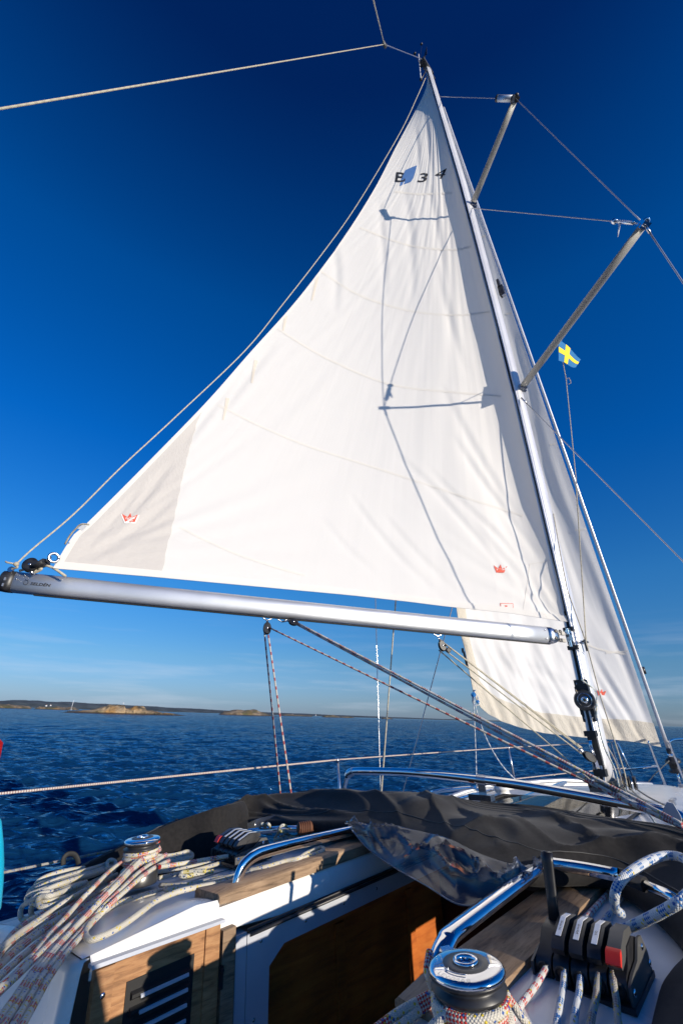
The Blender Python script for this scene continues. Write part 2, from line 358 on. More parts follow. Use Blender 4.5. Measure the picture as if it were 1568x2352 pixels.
def _obj(name, mb, material, parent=None, label=None, cat=None, group=None, kind=None, bevel=0, seg=2, sharp=50, solid=0):
    bm = mb.bm
    if not mb.world:
        for v in bm.verts: v.co = M @ v.co
    if bevel:
        ed = [e for e in bm.edges if len(e.link_faces) == 2 and e.calc_face_angle(0) > rad(28)]
        bmesh.ops.bevel(bm, geom=ed, offset=bevel, segments=seg, profile=.6, affect='EDGES', clamp_overlap=True)
        for f in bm.faces: f.smooth = True
    if solid:
        bmesh.ops.solidify(bm, geom=bm.faces[:], thickness=solid)
    for e in bm.edges:
        if len(e.link_faces) == 2 and e.calc_face_angle(0) > rad(sharp): e.smooth = False
    me = bpy.data.meshes.new(name)
    if parent is not None: base = ORIG[parent.name]
    else:
        xs = [v.co for v in bm.verts]
        base = Vector(((min(v.x for v in xs)+max(v.x for v in xs))/2, (min(v.y for v in xs)+max(v.y for v in xs))/2, min(v.z for v in xs)))
    for v in bm.verts: v.co -= base
    bm.to_mesh(me); bm.free()
    for mm in (material if isinstance(material, (list, tuple)) else [material]): me.materials.append(mm)
    o = bpy.data.objects.new(name, me); COL.objects.link(o)
    if parent is not None: o.parent = parent
    else: o.location = base
    ORIG[o.name] = base.copy(); _props(o, label, cat, group, kind)
    return o
def cr(pts, k=6):          # Catmull-Rom through points
    P = [Vector(p) for p in pts]; Q = [P[0]*2-P[1]] + P + [P[-1]*2-P[-2]]; o = []
    for i in range(1, len(Q)-2):
        for j in range(k):
            t = j/k; a, b, c, d = Q[i-1], Q[i], Q[i+1], Q[i+2]
            o.append(.5*((2*b)+(c-a)*t+(2*a-5*b+4*c-d)*t*t+(3*b-a-3*c+d)*t**3))
    o.append(P[-1]); return o
def interp(tab, x):
    if x <= tab[0][0]: return tab[0][1]
    for (a, p), (b, q) in zip(tab, tab[1:]):
        if x <= b:
            t = (x-a)/(b-a); return p*(1-t)+q*t
    return tab[-1][1]
def lin(a, b, n): a, b = Vector(a), Vector(b); return [a.lerp(b, i/n) for i in range(n+1)]
def sagline(a, b, n=14, sag=0.0): return [p - Vector((0, 0, sag*4*(i/n)*(1-i/n))) for i, p in enumerate(lin(a, b, n))]
def Z5(x, y): return (200.95+.2563*x, 1837.3+.2563*y)
def Zb(x, y): return (.2197*x, 1894.7+.2197*y)
def Z6(x, y): return (993.9+.3662*x, 1952.1+.3662*y)
def Z3(x, y): return (1223.5+.21973*x, 1636.3+.21973*y)
def Z4(x, y): return (993.9+.3662*x, 1320.5+.3662*y)

# ================================================================ SETTING: water, islands, shore
CW = M @ CAM
def build_water():
    view = math.atan2((R@ray(CX, CY)).y, (R@ray(CX, CY)).x)
    rs = [1.2]
    while rs[-1] < 26000: rs.append(rs[-1]*(1.0052 if rs[-1] < 900 else 1.04))
    rs = np.array(rs)
    fine = np.linspace(-rad(50), rad(50), 860); coarse = np.linspace(rad(50), 2*math.pi-rad(50), 60)[1:-1]
    ang = np.concatenate([fine, coarse]) + view
    spac_a = np.where(np.arange(len(ang)) < 860, rad(100)/860, rad(4.3))
    RR, AA = np.meshgrid(rs, ang, indexing='ij')
    X = CW.x*0 + RR*np.cos(AA) + CW.x; Y = RR*np.sin(AA) + CW.y
    dl = RR*np.maximum(.0052, spac_a[None, :])
    rng = np.random.RandomState(5)
    dx = np.zeros_like(X); dy = np.zeros_like(X); dz = np.zeros_like(X)
    wind = math.atan2(0.62, -1.0)
    n = 120
    for i in range(n):
        L = 0.13*(10/0.13)**(i/(n-1)) * rng.uniform(.9, 1.1)
        th = wind + rng.normal(0, .50); k = 2*math.pi/L
        A = 0.0098*L**0.66 * rng.uniform(.55, 1.3) * (1.0 if L < 2.0 else .38)
        fil = np.clip((L/dl-2.2)/3, 0, 1)
        ph = k*(X*math.cos(th)+Y*math.sin(th)) + rng.uniform(0, 6.28)
        s, c = np.sin(ph), np.cos(ph)
        dz += A*fil*c; dx -= .85*A*fil*s*math.cos(th); dy -= .85*A*fil*s*math.sin(th)
    gust = .5+.5*np.sin(X*.05+1.2*np.sin(Y*.033))*np.sin(Y*.041+X*.011)
    amp = .75+.4*gust
    co = np.stack([X+dx, Y+dy, dz*amp-.05], -1).reshape(-1, 3)
    na, nr = len(ang), len(rs)
    i = np.arange(nr-1)[:, None]*na; j = np.arange(na)[None, :]; jn = (j+1) % na
    q = np.stack([i+j, i+na+j, i+na+jn, i+jn], -1).reshape(-1, 4)
    me = bpy.data.meshes.new('water')
    me.vertices.add(len(co)); me.vertices.foreach_set('co', co.ravel())
    me.loops.add(q.size); me.loops.foreach_set('vertex_index', q.ravel().astype(np.int32))
    me.polygons.add(len(q)); me.polygons.foreach_set('loop_start', np.arange(0, q.size, 4, dtype=np.int32))
    me.polygons.foreach_set('use_smooth', np.ones(len(q), dtype=bool)); me.update(calc_edges=True); me.validate()
    o = bpy.data.objects.new('water', me); COL.objects.link(o); o['kind'] = 'structure'
    m = mat('sea water', (.0030, .030, .088), .6, 0, 0.0); t, p = nodes(m)
    tc = N(t, 'ShaderNodeTexCoord'); mp = N(t, 'ShaderNodeMapping'); mp.vector_type = 'TEXTURE'; mp.inputs['Scale'].default_value = (.55, 1.7, 1); mp.inputs['Rotation'].default_value = (0, 0, wind)
    prev = None
    t.links.new(tc.outputs['Object'], mp.inputs[0])
    for sc_, ds, st in ((12.0, .016, .9), (3.6, .055, 1.0), (1.0, .17, 1.0)):
        nz = N(t, 'ShaderNodeTexNoise'); nz.inputs['Scale'].default_value = sc_; nz.inputs['Detail'].default_value = 4; nz.inputs['Roughness'].default_value = .5
        if sc_ < 5: nz.noise_type = 'RIDGED_MULTIFRACTAL'; nz.inputs['Gain'].default_value = 1.2; nz.inputs['Offset'].default_value = .8; ds *= .5
        t.links.new(mp.outputs[0], nz.inputs[0])
        b = N(t, 'ShaderNodeBump'); b.inputs['Strength'].default_value = st; b.inputs['Distance'].default_value = ds
        t.links.new(nz.outputs[0], b.inputs['Height'])
        if prev: t.links.new(prev.outputs[0], b.inputs['Normal'])
        prev = b
    t.links.new(prev.outputs[0], p.inputs['Normal'])
    # surface sheen, cut down and tinted as through a polarising filter
    gl = N(t, 'ShaderNodeBsdfGlossy'); gl.inputs['Roughness'].default_value = .07; gl.inputs[0].default_value = (.85, .95, 1.0, 1); t.links.new(prev.outputs[0], gl.inputs['Normal'])
    fr = N(t, 'ShaderNodeFresnel'); fr.inputs[0].default_value = 1.333; t.links.new(prev.outputs[0], fr.inputs['Normal'])
    fm = N(t, 'ShaderNodeMapRange'); fm.inputs[1].default_value = .0; fm.inputs[2].default_value = 1.0; fm.inputs[3].default_value = .0; fm.inputs[4].default_value = .90
    ms = N(t, 'ShaderNodeMixShader'); t.links.new(fr.outputs[0], fm.inputs[0]); t.links.new(fm.outputs[0], ms.inputs[0]); t.links.new(p.outputs[0], ms.inputs[1]); t.links.new(gl.outputs[0], ms.inputs[2]); t.links.new(ms.outputs[0], t.nodes['Material Output'].inputs[0])
    me.materials.append(m)
build_water()

rock = vary(mat('skerry rock', (.3, .26, .2), .9), (.09, .07, .04), (.42, .30, .17), .16, detail=9, bump=.9, bscale=.6, lo=.38, hi=.62, dist=1.0)
rock_dark = vary(mat('heather rock', (.14, .1, .07), .95), (.07, .05, .035), (.30, .23, .15), .10, detail=9, bump=.9, bscale=.5, lo=.36, hi=.66, dist=1.0)
def low_rock(m, dark=(.035, .025, .018), ochre=(.36, .19, .05)):
    t, p = nodes(m); g = N(t, 'ShaderNodeNewGeometry'); s = N(t, 'ShaderNodeSeparateXYZ'); t.links.new(g.outputs['Position'], s.inputs[0])
    old = p.inputs['Base Color'].links[0].from_socket
    a = N(t, 'ShaderNodeMapRange'); a.inputs[1].default_value = .9; a.inputs[2].default_value = .45; t.links.new(s.outputs[2], a.inputs[0])
    n2 = N(t, 'ShaderNodeTexNoise'); n2.inputs['Scale'].default_value = .09; n2.inputs['Detail'].default_value = 6; t.links.new(g.outputs['Position'], n2.inputs[0])
    b = N(t, 'ShaderNodeMapRange'); b.inputs[1].default_value = .56; b.inputs[2].default_value = .66; b.inputs[4].default_value = .7; t.links.new(n2.outputs[0], b.inputs[0])
    x = N(t, 'ShaderNodeMixRGB'); x.inputs[2].default_value = (*ochre, 1); t.links.new(b.outputs[0], x.inputs[0]); t.links.new(old, x.inputs[1])
    n3 = N(t, 'ShaderNodeTexNoise'); n3.inputs['Scale'].default_value = .06; n3.inputs['Detail'].default_value = 8; t.links.new(g.outputs['Position'], n3.inputs[0])
    c = N(t, 'ShaderNodeMapRange'); c.inputs[1].default_value = .5; c.inputs[2].default_value = .58; c.inputs[4].default_value = .8; t.links.new(n3.outputs[0], c.inputs[0])
    w = N(t, 'ShaderNodeMixRGB'); w.inputs[2].default_value = (.10, .095, .035, 1); t.links.new(c.outputs[0], w.inputs[0]); t.links.new(x.outputs[0], w.inputs[1])
    y = N(t, 'ShaderNodeMixRGB'); y.inputs[2].default_value = (*dark, 1); t.links.new(a.outputs[0], y.inputs[0]); t.links.new(w.outputs[0], y.inputs[1]); t.links.new(y.outputs[0], p.inputs['Base Color'])
low_rock(rock); low_rock(rock_dark, ochre=(.2, .12, .04))
hazed_forest = vary(mat('wooded land tinted with haze', (.03, .045, .035), 1), (.030, .045, .052), (.075, .095, .105), .012, detail=9, bump=.6, bscale=.05, dist=6)  # blue of the distant haze is mixed into the land colour

def bearing(px):      # world azimuth of an image column at the horizon
    y = 1646+.0296*(px-784); v = R @ ray(px, y); return math.atan2(v.y, v.x)
def land(name, px0, px1, dist, prof, depth, material, nx=160, ny=14, rough=.35, f=.35, boulders=None, seed=0):
    a0, a1 = bearing(px0), bearing(px1); b = MB(); b.world = True
    k = dist/(FOC*1.12)                    # metres per picture unit at that range
    P = []
    for i in range(nx+1):
        u = i/nx; px = px0+(px1-px0)*u; a = bearing(px)
        h = interp(prof, px)*k*(.98 if 'island' in name else 1.0)
        row = []
        for j in range(ny+1):
            v = j/ny; r = dist + depth*(v-.15)
            e = math.sin(math.pi*min(1, v*1.15 if v < .87 else 1))**.6 if v < .87 else 0
            e = max(0, math.sin(math.pi*v))**.55
            x, y = CW.x+r*math.cos(a), CW.y+r*math.sin(a)
            n = noise.fractal(Vector((x*f/k/10, y*f/k/10, seed)), .9, 2.1, 6)
            z = h*e*(1+rough*n) + (h*.18*rough*n if h > 0 else 0)
            if u in (0, 1): z = -1
            row.append((x, y, max(z, 0)-.6 if (v in (0, 1)) else z-.1))
        P.append(row)
    b.grid(P, smooth=False)
    if boulders:
        for q in range(boulders[0]):
            px = random.uniform(*boulders[1]); a = bearing(px); r = dist+random.uniform(-.12, .0)*depth
            s_ = random.uniform(.35, 1.3)*boulders[2]*k; zz = interp(prof, px)*k*random.uniform(0, .35)
            b.sphere((CW.x+r*math.cos(a), CW.y+r*math.sin(a), zz), s_, 2, (random.uniform(.8, 1.3), random.uniform(.8, 1.3), random.uniform(.6, .95)), nz=.5, f=1.3)
    return obj(name, b, material, kind='structure', sharp=25)
land('mainland_shore', -200, 1330, 4200, [(-200, 10), (0, 12), (38, 14.5), (150, 14), (250, 12.5), (331, 11), (400, 9), (459, 8.5), (514, 7), (560, 5), (603, 6), (660, 5.2), (720, 5), (746, 4.2), (850, 3.6), (919, 3), (1000, 2.2), (1150, 2), (1330, .6)], 900, hazed_forest, nx=420, ny=8, rough=.10, f=.25)
land('rocky_island', 136, 428, 340, [(136, 0), (150, 1), (160, 3), (172, 3), (200, 6), (225, 10), (250, 15), (270, 17.5), (285, 18), (288, 12), (296, 13), (310, 18), (322, 18), (332, 14), (338, 9), (350, 9), (372, 6), (395, 4), (415, 2), (428, 0)], 26, rock, nx=220, ny=26, rough=.30, boulders=(230, (225, 412), 2.0), seed=3)
land('rocky_island', 502, 640, 800, [(502, 0), (512, 6), (530, 9.5), (545, 12), (570, 12.5), (588, 11), (602, 7), (618, 3), (640, 0)], 60, rock_dark, nx=150, ny=20, rough=.25, boulders=(40, (520, 620), .9), seed=8)
land('low_island', -200, 76, 1000, [(-200, 8), (-60, 9), (0, 8), (20, 7), (45, 5.5), (66, 5), (76, 0)], 90, rock, nx=120, ny=14, rough=.3, boulders=(50, (0, 70), .8), seed=12)
land('low_island', 78, 185, 1000, [(78, 0), (90, 5), (120, 4.5), (130, 6), (150, 4), (172, 5), (185, 0)], 80, rock, nx=90, ny=14, rough=.35, boulders=(30, (85, 180), .8), seed=14)
land('low_island', 640, 720, 1400, [(640, 1), (655, 3.5), (670, 4), (690, 2.5), (712, 3), (720, 0)], 90, rock_dark, nx=70, ny=12, rough=.4, seed=20)
land('low_island', 738, 815, 1200, [(738, 0), (745, 3.5), (765, 4), (780, 2), (795, 3.8), (806, 3), (815, 0)], 80, rock, nx=70, ny=12, rough=.4, seed=23)
land('low_island', 872, 905, 1200, [(872, 0), (880, 2.5), (892, 3), (905, 0)], 50, rock, nx=40, ny=10, rough=.4, seed=27)

# tiny things on the islands
def world_pt(px, dist, z=0): a = bearing(px); return Vector((CW.x+dist*math.cos(a), CW.y+dist*math.sin(a), z))
def tiny_house(px, dist, w, h, label, z=2.0, col=None):
    w *= .62; h *= .55
    p = world_pt(px, dist, z); t = thing('house', label, 'house', p, 'pale houses along the far shore', world=True)
    b = MB(); b.world = True; b.box(p+Vector((0, 0, h/2)), (w, w*.7, h)); obj('wall', b, MT['gray_panel'], t)
    b = MB(); b.world = True
    b.prism([p+Vector((-w*.55, -w*.42, h)), p+Vector((-w*.55, w*.42, h)), p+Vector((-w*.55, 0, h*1.6))], (w*1.1, 0, 0)); obj('roof', b, MT['leather'], t)
tiny_house(105, 1500, 9, 5, 'pale house on the far shore behind the leftmost low island', 6)
tiny_house(115, 1500, 7, 5, 'smaller pale house right of the first one on the far left shore', 7)
tiny_house(88, 1500, 7, 4, 'small white house in the gap between the two low left islands', 1)
tiny_house(672, 2200, 9, 5, 'pale house on the far shore right of the two hanging ropes', 4)
tiny_house(724, 2200, 10, 6, 'white house on the shore between the two low islands at mid picture', 3)
p = world_pt(281, 345, 5.6); t = thing('daymark', 'small white daymark hut on the crest of the boulder island', 'daymark', p, world=True)
b = MB(); b.world = True; b.box(p+Vector((0, 0, .5)), (.5, .5, .5)); obj('wall', b, MT['gray_panel'], t)
b = MB(); b.world = True; b.lathe(p+Vector((0, 0, .75)), (0, 0, 1), [(.42, 0), (.05, .35)], 4, False); obj('roof', b, MT['label'], t)
p = world_pt(164, 900, 0); t = thing('sailing_boat', 'distant moored sailing boat with a bare white mast between the left islands', 'boat', p, world=True)
b = MB(); b.world = True; b.tube([p+Vector((-5, 0, .8)), p+Vector((-2, 0, .7)), p+Vector((2, 0, .7)), p+Vector((5, 0, 1))], [.2, 1.2, 1.2, .1], 8, flat=.5); obj('hull', b, MT['gelcoat'], t)
b = MB(); b.world = True; b.tube([p+Vector((0, 0, .8)), p+Vector((1.6, .5, 15))], [.28, .2], 6); obj('mast', b, MT['label'], t)

# ================================================================ THE YACHT
yacht = thing('sailing_yacht', 'white sailing yacht with teak trimmed coachroof heeling to port under full sail', 'yacht', (0, -1, -.3))
def roofw(y): return interp([(-4, 1.32), (-3, 1.28), (-1.5, 1.12), (0, .85), (1.0, .55), (1.5, .35)], y)
def halfbeam(y): return interp([(-6, 1.55), (-4, 1.72), (-2, 1.72), (-.8, 1.66), (0.3, 1.45), (1.2, 1.12), (2.0, .66), (2.5, .30), (2.78, .05)], y)
def deckz(y): return interp([(-6, -.38), (-3, -.36), (-1, -.28), (.5, -.15), (1.5, -.19), (2.8, -.36)], y)
# hull: port and starboard topsides down to the water
b = MB(); P = []
ys = [-6, -5, -4, -3, -2, -1, 0, .6, 1.2, 1.7, 2.1, 2.5, 2.78]
for y in ys:
    hb, dz = halfbeam(y), deckz(y)
    P.append([(-hb, y, dz+.04), (-hb*.97, y-.05, dz-.5), (-hb*.8, y-.15, dz-1.1), (-hb*.3, y-.3, -2.0), (0, y-.3, -2.1), (hb*.3, y-.3, -2.0), (hb*.8, y-.15, dz-1.1), (hb*.97, y-.05, dz-.5), (hb, y, dz+.04)])
b.grid(P); obj('hull', b, MT['gelcoat'], yacht)
b = MB(); P = []
for y in [-6+.2*i for i in range(45)]:
    if y > 2.76: break
    hb, dz = halfbeam(y), deckz(y)
    if y < -3.8: continue
    P.append((hb, y, dz))
for s_ in (-1, 1):
    b.grid([[(s_*(hb+(min(hb, roofw(y)*.98 if y < 1.5 else 0)-hb)*k/5), y, dz+.03*k/5) for k in range(6)] for hb, y, dz in P])
obj('deck', b, MT['nonskid'], yacht)
b = MB()
for s in (-1, 1): b.tube([(s*(halfbeam(y)-.015), y, deckz(y)+.05) for y in [-6+.25*i for i in range(36)] if y < 2.7], .022, 8)
obj('toe_rail', b, MT['alu'], yacht)
# coachroof profile (roof crowned, sloping sides), cut by the companionway
PX, SX = -.36, .50             # port / starboard inner faces of the companionway
YA = -3.76                     # aft end of the roof wings
def roofz(x, y):
    w = roofw(y); u = min(1, abs(x)/w)
    lip = 0 if x > 0 else .034*max(0, min(1, (.74-abs(x))/.30))**1.5*max(0, min(1, (-3.26-y)/.07))*max(0, min(1, (y+3.80)/.38))
    return interp([(-4, .03), (-2.4, .045), (-1.2, .02), (0, -.0), (.8, -.05), (1.5, -.14)], y) - .10*u**2.6 + lip
def roof_strip(x0, x1, y0, y1, nx, ny, f0=None, f1=None):
    P = []
    for i in range(ny+1):
        y = y0+(y1-y0)*i/ny; a = x0 if f0 is None else f0(y); c = x1 if f1 is None else f1(y)
        P.append([(a+(c-a)*j/nx, y, roofz(a+(c-a)*j/nx, y)) for j in range(nx+1)])
    return P
def side_pts(s, y):
    w = roofw(y); z0 = roofz(w, y); dz = deckz(y)
    return [(s*w, y, z0), (s*(w+.05), y, z0-.03), (s*(w+.12), y, (z0+dz)/2), (s*(w+.17), y, dz-.01)]
b = MB()
b.grid(roof_strip(0, PX, YA, -1.55, 14, 24, lambda y: -roofw(y), lambda y: PX))
b.grid(roof_strip(SX, 0, YA, -1.55, 14, 24, lambda y: SX, lambda y: roofw(y)))
b.grid(roof_strip(0, 0, -1.55, 1.5, 24, 20, lambda y: -roofw(y), lambda y: roofw(y)))
for s in (-1, 1):
    P = [side_pts(s, YA+(1.5-YA)*i/36) for i in range(37)]
    if s > 0:
        P = [r[::-1] for r in P]; b.grid(P[:13]); b.grid(P[18:])
    else: b.grid(P)
b.grid([[(roofw(1.5)*u, 1.5, roofz(roofw(1.5)*u, 1.5)) for u in (-1, -.5, 0, .5, 1)], [(roofw(1.5)*u*1.2, 1.75, deckz(1.7)+.02) for u in (-1, -.5, 0, .5, 1)]])
obj('coachroof', b, MT['gelcoat'], yacht, solid=0)
# inner white faces, rounded aft corners and aft faces of the wings
b = MB()
for X, s in ((PX, 1), (SX, -1)):
    P = []
    for y in [YA+.02, -3.4, -3.0, -2.6, -2.2, -1.9]:
        zt = roofz(X, y); P.append([(X, y, zt), (X+.012*s, y, zt-.012), (X+.012*s, y, -.055 if y > -3.35 else -.02)])
    b.grid(P)
for s, X in ((-1, PX), (1, SX)):
    def col(x, y, zt, k=0): return [(x, y+.03, zt), (x, y+.005, zt-.006), (x, y, zt-.03), (x+.0, y-.03, zt-.30), (x, y-.07, zt-.75)]
    xs = [X, X+s*.01] + [X+s*q for q in (.05, .15, .3, .5, .7, .9)] + [s*roofw(YA), s*(roofw(YA)+.14)]
    P = [col(x, YA-.03 + (.03 if i == 0 else 0), roofz(min(abs(x), roofw(YA)), YA)) for i, x in enumerate(xs)]
    b.grid(P)
obj('companionway_coaming', b, MT['gelcoat'], yacht, sharp=60)
# cockpit: seats and well to either side, aft of the coachroof
b = MB()
for s in (-1, 1):
    b.box((s*1.15, -4.9, -.62), (.75, 2.1, .06)); b.box((s*.78, -4.9, -.95), (.03, 2.1, .62)); b.box((s*1.6, -4.9, -.35), (.2, 2.1, .5))
b.box((0, -4.9, -1.27), (1.6, 2.1, .04))
obj('cockpit', b, MT['gelcoat'], yacht, bevel=.015)
# teak planks carrying the grab rails
for s, lab in ((-1, 'weathered teak plank under the port grab rail'), (1, 'weathered teak plank under the starboard grab rail')):
    b = MB(); x0 = PX-.0 if s < 0 else SX+.0
    P0, P1 = (-3.315, -2.36) if s < 0 else (-3.385, -2.30)
    secs = []
    for i in range(13):
        y = P0+(P1-P0)*i/12; rr = .0 if 0 < i < 12 else .008
        xi, xo = x0 - s*(-0)+(-s)*.012, x0+s*.155
        zi = roofz(x0, y)
        zt, zb = (.084, .040) if s < 0 else (.052, .012)
        secs.append([(xi, y, zb), (xo, y, roofz(xo, y)-.01), (xo, y, roofz(xo, y)+(.034 if s < 0 else .02)-rr), (xi+s*.01, y, zt-rr), (xi, y, zt-.008-rr)])
    b.loft(secs, True, True, False); obj('teak_plank', b, MT['teak'], yacht, label=lab, bevel=.004)
# grab rails, flat polished tube
def grab(pts, lab, r=.022):
    b = MB(); p = cr(pts, 7); b.tube(p, r, 14, flat=.6); 
    o = obj('grab_rail', b, MT['chrome'], yacht, label=lab)
    b = MB()
    for q in (p[0], p[-1]): b.lathe(q-Vector((0, 0, .004)), (0, 0, 1), [(.024, 0), (.024, .004), (.018, .007)], 16)
    obj('foot', b, MT['chrome'], o)
gx = -.425
grab([at(542, 2040, x=gx), at(549, 2012, x=gx), at(562, 1986, x=gx), at(586, 1965, x=gx), at(622, 1952, x=gx), at(720, 1928, x=gx-.01), at(800, 1910, x=gx-.02), at(826, 1905, x=gx-.02), at(840, 1915, x=gx-.02)], 'polished grab rail on the port teak plank')
gs = .512
grab([(gs, -3.26, .02), (gs, -3.235, .06), (gs, -3.19, .088), (gs, -3.13, .098), (gs, -2.8, .108), (gs, -2.54, .112), (gs, -2.49, .10), (gs, -2.47, .05)], 'wide polished grab rail beside the starboard winch', .029)
# companionway frame panels
b = MB()
for X, s in ((PX, 1), (SX, -1)):
    b.prism([(X+.014*s, -3.20, -.062), (X+.014*s, -1.9, -.062), (X+.014*s, -1.9, -.135), (X+.014*s, -3.03, -.135), (X+.014*s, -3.10, -.18), (X+.014*s, -3.12, -1.2), (X+.014*s, -3.20, -1.2)], (.012*s, 0, 0))
obj('hatch_slide', b, MT['gray_panel'], yacht, bevel=.003)
b = MB()
for X, s in ((PX, 1), (SX, -1)):
    b.tube([(X+.022*s, -3.2, -.054), (X+.022*s, -1.9, -.054)], .007, 8); b.tube([(X+.03*s, -3.19, -.066), (X+.03*s, -1.9, -.066)], .006, 8)
obj('slide_track', b, MT['black'], yacht)
b = MB()
for k in range(6):
    b.lathe((PX+.026, -3.14+.22*k, -.098), (1, 0, 0), [(.006, 0), (.005, .002), (.001, .003)], 10)
for k in range(3): b.lathe((PX+.026, -3.165, -.3-.28*k), (1, 0, 0), [(.006, 0), (.005, .002), (.001, .003)], 10)
obj('screw', b, MT['steel'], yacht)
# jamb: white post and teak rail beside the door
b = MB(); b.box((PX+.0, -3.225, -.62), (.05, .045, 1.13)); obj('companionway_jamb', b, MT['gray_panel'], yacht, bevel=.004)
b = MB(); b.box((PX+.02, -3.285, -.60), (.036, .052, 1.16)); obj('door_post', b, MT['teak'], yacht, bevel=.003)
# teak louvred door folded open along the port side
door = None
b = MB(); X = PX+.02
b.box((X, -3.53, -.59), (.020, .405, 1.19)); bm = b
b.box((X+.006, -3.705, -.59), (.022, .055, 1.192)); b.box((X+.006, -3.35, -.59), (.022, .055, 1.192))
door = obj('companionway_door', b, MT['doorteak'], yacht, label='teak door with a louvre, folded open beside the companionway', bevel=.003)
b = MB(); b.hexa([(X-.012, -3.745, .012), (X+.02, -3.745, .012), (X+.02, -3.305, .002), (X-.012, -3.305, .002), (X-.012, -3.745, .021), (X+.017, -3.745, .021), (X+.017, -3.305, .010), (X-.012, -3.305, .010)]); obj('trim', b, MT['gray_panel'], door, bevel=.002)
b = MB()
for k in range(9):
    z = -.075-.036*k
    b.prism([(X+.012, -3.62, z), (X+.026, -3.62, z-.006), (X+.026, -3.62, z-.014), (X+.012, -3.62, z-.022)], (0, .19, 0))
b.box((X+.011, -3.525, -.25), (.004, .22, .40))
obj('louvre', b, MT['rubber'], door)
b = MB()
for k in range(9):
    z = -.078-.036*k; b.prism([(X+.014, -3.595, z), (X+.030, -3.595, z-.010), (X+.031, -3.595, z-.016), (X+.016, -3.595, z-.009)], (0, .155, 0))
obj('louvre_slat', b, MT['gray_panel'], door)
b = MB(); b.box((X+.018, -3.315, -.14), (.012, .016, .06)); b.lathe((X+.024, -3.315, -.12), (1, 0, 0), [(.006, 0), (.006, .008)], 10); obj('hinge', b, MT['black'], door)
b = MB(); b.lathe((X+.0175, -3.705, -.055), (1, 0, 0), [(.008, 0), (.007, .002), (.001, .003)], 12); obj('screw', b, MT['steel'], door)
# saloon seen through the companionway
b = MB()
b.box((-.47, -2.2, -.75), (.03, 1.9, 1.1)); b.box((.86, -2.98, -.8), (.03, .25, 1.2)); b.box((.86, -1.4, -.9), (.03, 1.0, .9)); b.box((.1, -1.28, -.8), (1.5, .03, 1.4))
for y in (-2.62, -2.1, -1.7): b.box((-.447, y, -.75), (.014, .05, 1.09))
obj('saloon_wall', b, MT['mahogany'], yacht)
b = MB(); b.box((.1, -2.5, -1.36), (1.55, 2.5, .03)); b.box((.07, -1.55, -.75), (1.3, .5, 1.1)); obj('cabin_sole', b, MT['shaded_sole'], yacht)
b = MB()
b.box((-.2, -1.305, -.75), (.04, .02, 1.2)); b.box((.3, -1.305, -.75), (.04, .02, 1.2))
b.box((-.42, -2.2, -.148), (.12, 1.9, .02)); b.box((.67, -2.2, -.148), (.40, 1.9, .02))
obj('saloon_trim', b, MT['mahogany'], yacht)
# glossy foredeck hatch of smoked acrylic
h = MB()
hx0, hx1, hy0, hy1 = -.58, .40, -1.52, -.62
P = [[(hx0+(hx1-hx0)*i/12, hy0+(hy1-hy0)*j/8, roofz(0, -1)+.018-.03*((i-6)/6)**2) for i in range(13)] for j in range(9)]
h.grid(P); hatch = obj('roof_hatch', h, MT['glass'], yacht, label='large dark glossy hatch on the coachroof mirroring the sail', solid=-.012)
b = MB(); z = roofz(0, -1)+.012
b.tube([(hx0-.01, hy0-.01, z-.02), (hx1+.01, hy0-.01, z-.02), (hx1+.01, hy1+.01, z-.02), (hx0-.01, hy1+.01, z-.02), (hx0-.01, hy0-.01, z-.02)], .014, 8); obj('frame', b, MT['rubber'], hatch)
# dorade / small vents and long deck tracks on the roof
b = MB(); b.box((-.95, -1.35, roofz(.95, -1.3)+.02), (.05, .6, .02)); b.box((.86, -.7, roofz(.86, -.7)+.012), (.05, .8, .02)); obj('deck_track', b, MT['black'], yacht, bevel=.004)
b = MB(); b.lathe((-.62, -.55, roofz(.62, -.55)), (0, 0, 1), [(.09, 0), (.085, .02), (.05, .04), (.05, .06), (.06, .065), (.06, .09), (.0, .1)], 20); obj('roof_vent', b, MT['gelcoat'], yacht)

b = MB(); b.grid([[(x, y, roofz(x, y)+.003) for x in [-1.06+.04*i for i in range(7)]] for y in [-3.62+.1*j for j in range(14)]]); obj('non_slip_panel', b, MT['nonskid'], yacht)
b = MB(); b.grid([[(x, y, roofz(x, y)+.003) for x in [.58+.045*i for i in range(11)]] for y in [-1.5+.1*j for j in range(14)]]); obj('non_slip_panel', b, MT['nonskid'], yacht)
b = MB(); b.box((-.42, -.2, roofz(.42, -.2)+.02), (.03, .9, .02)); b.tube([(-.72, -1.3, .0), (-.70, -1.25, .05), (-.66, -.6, .05), (-.64, -.55, .0)], .013, 10); obj('deck_handrail', b, MT['chrome'], yacht)
for i_, (x_, y_) in enumerate(((.5, -.35), (.62, -.6), (-.5, .35))):
    b = MB(); zz_ = roofz(x_, y_); b.box((x_, y_, zz_+.03), (.03, .10, .012)); b.box((x_, y_, zz_+.014), (.022, .04, .028)); obj('deck_cleat', b, MT['steel'], yacht, bevel=.004)

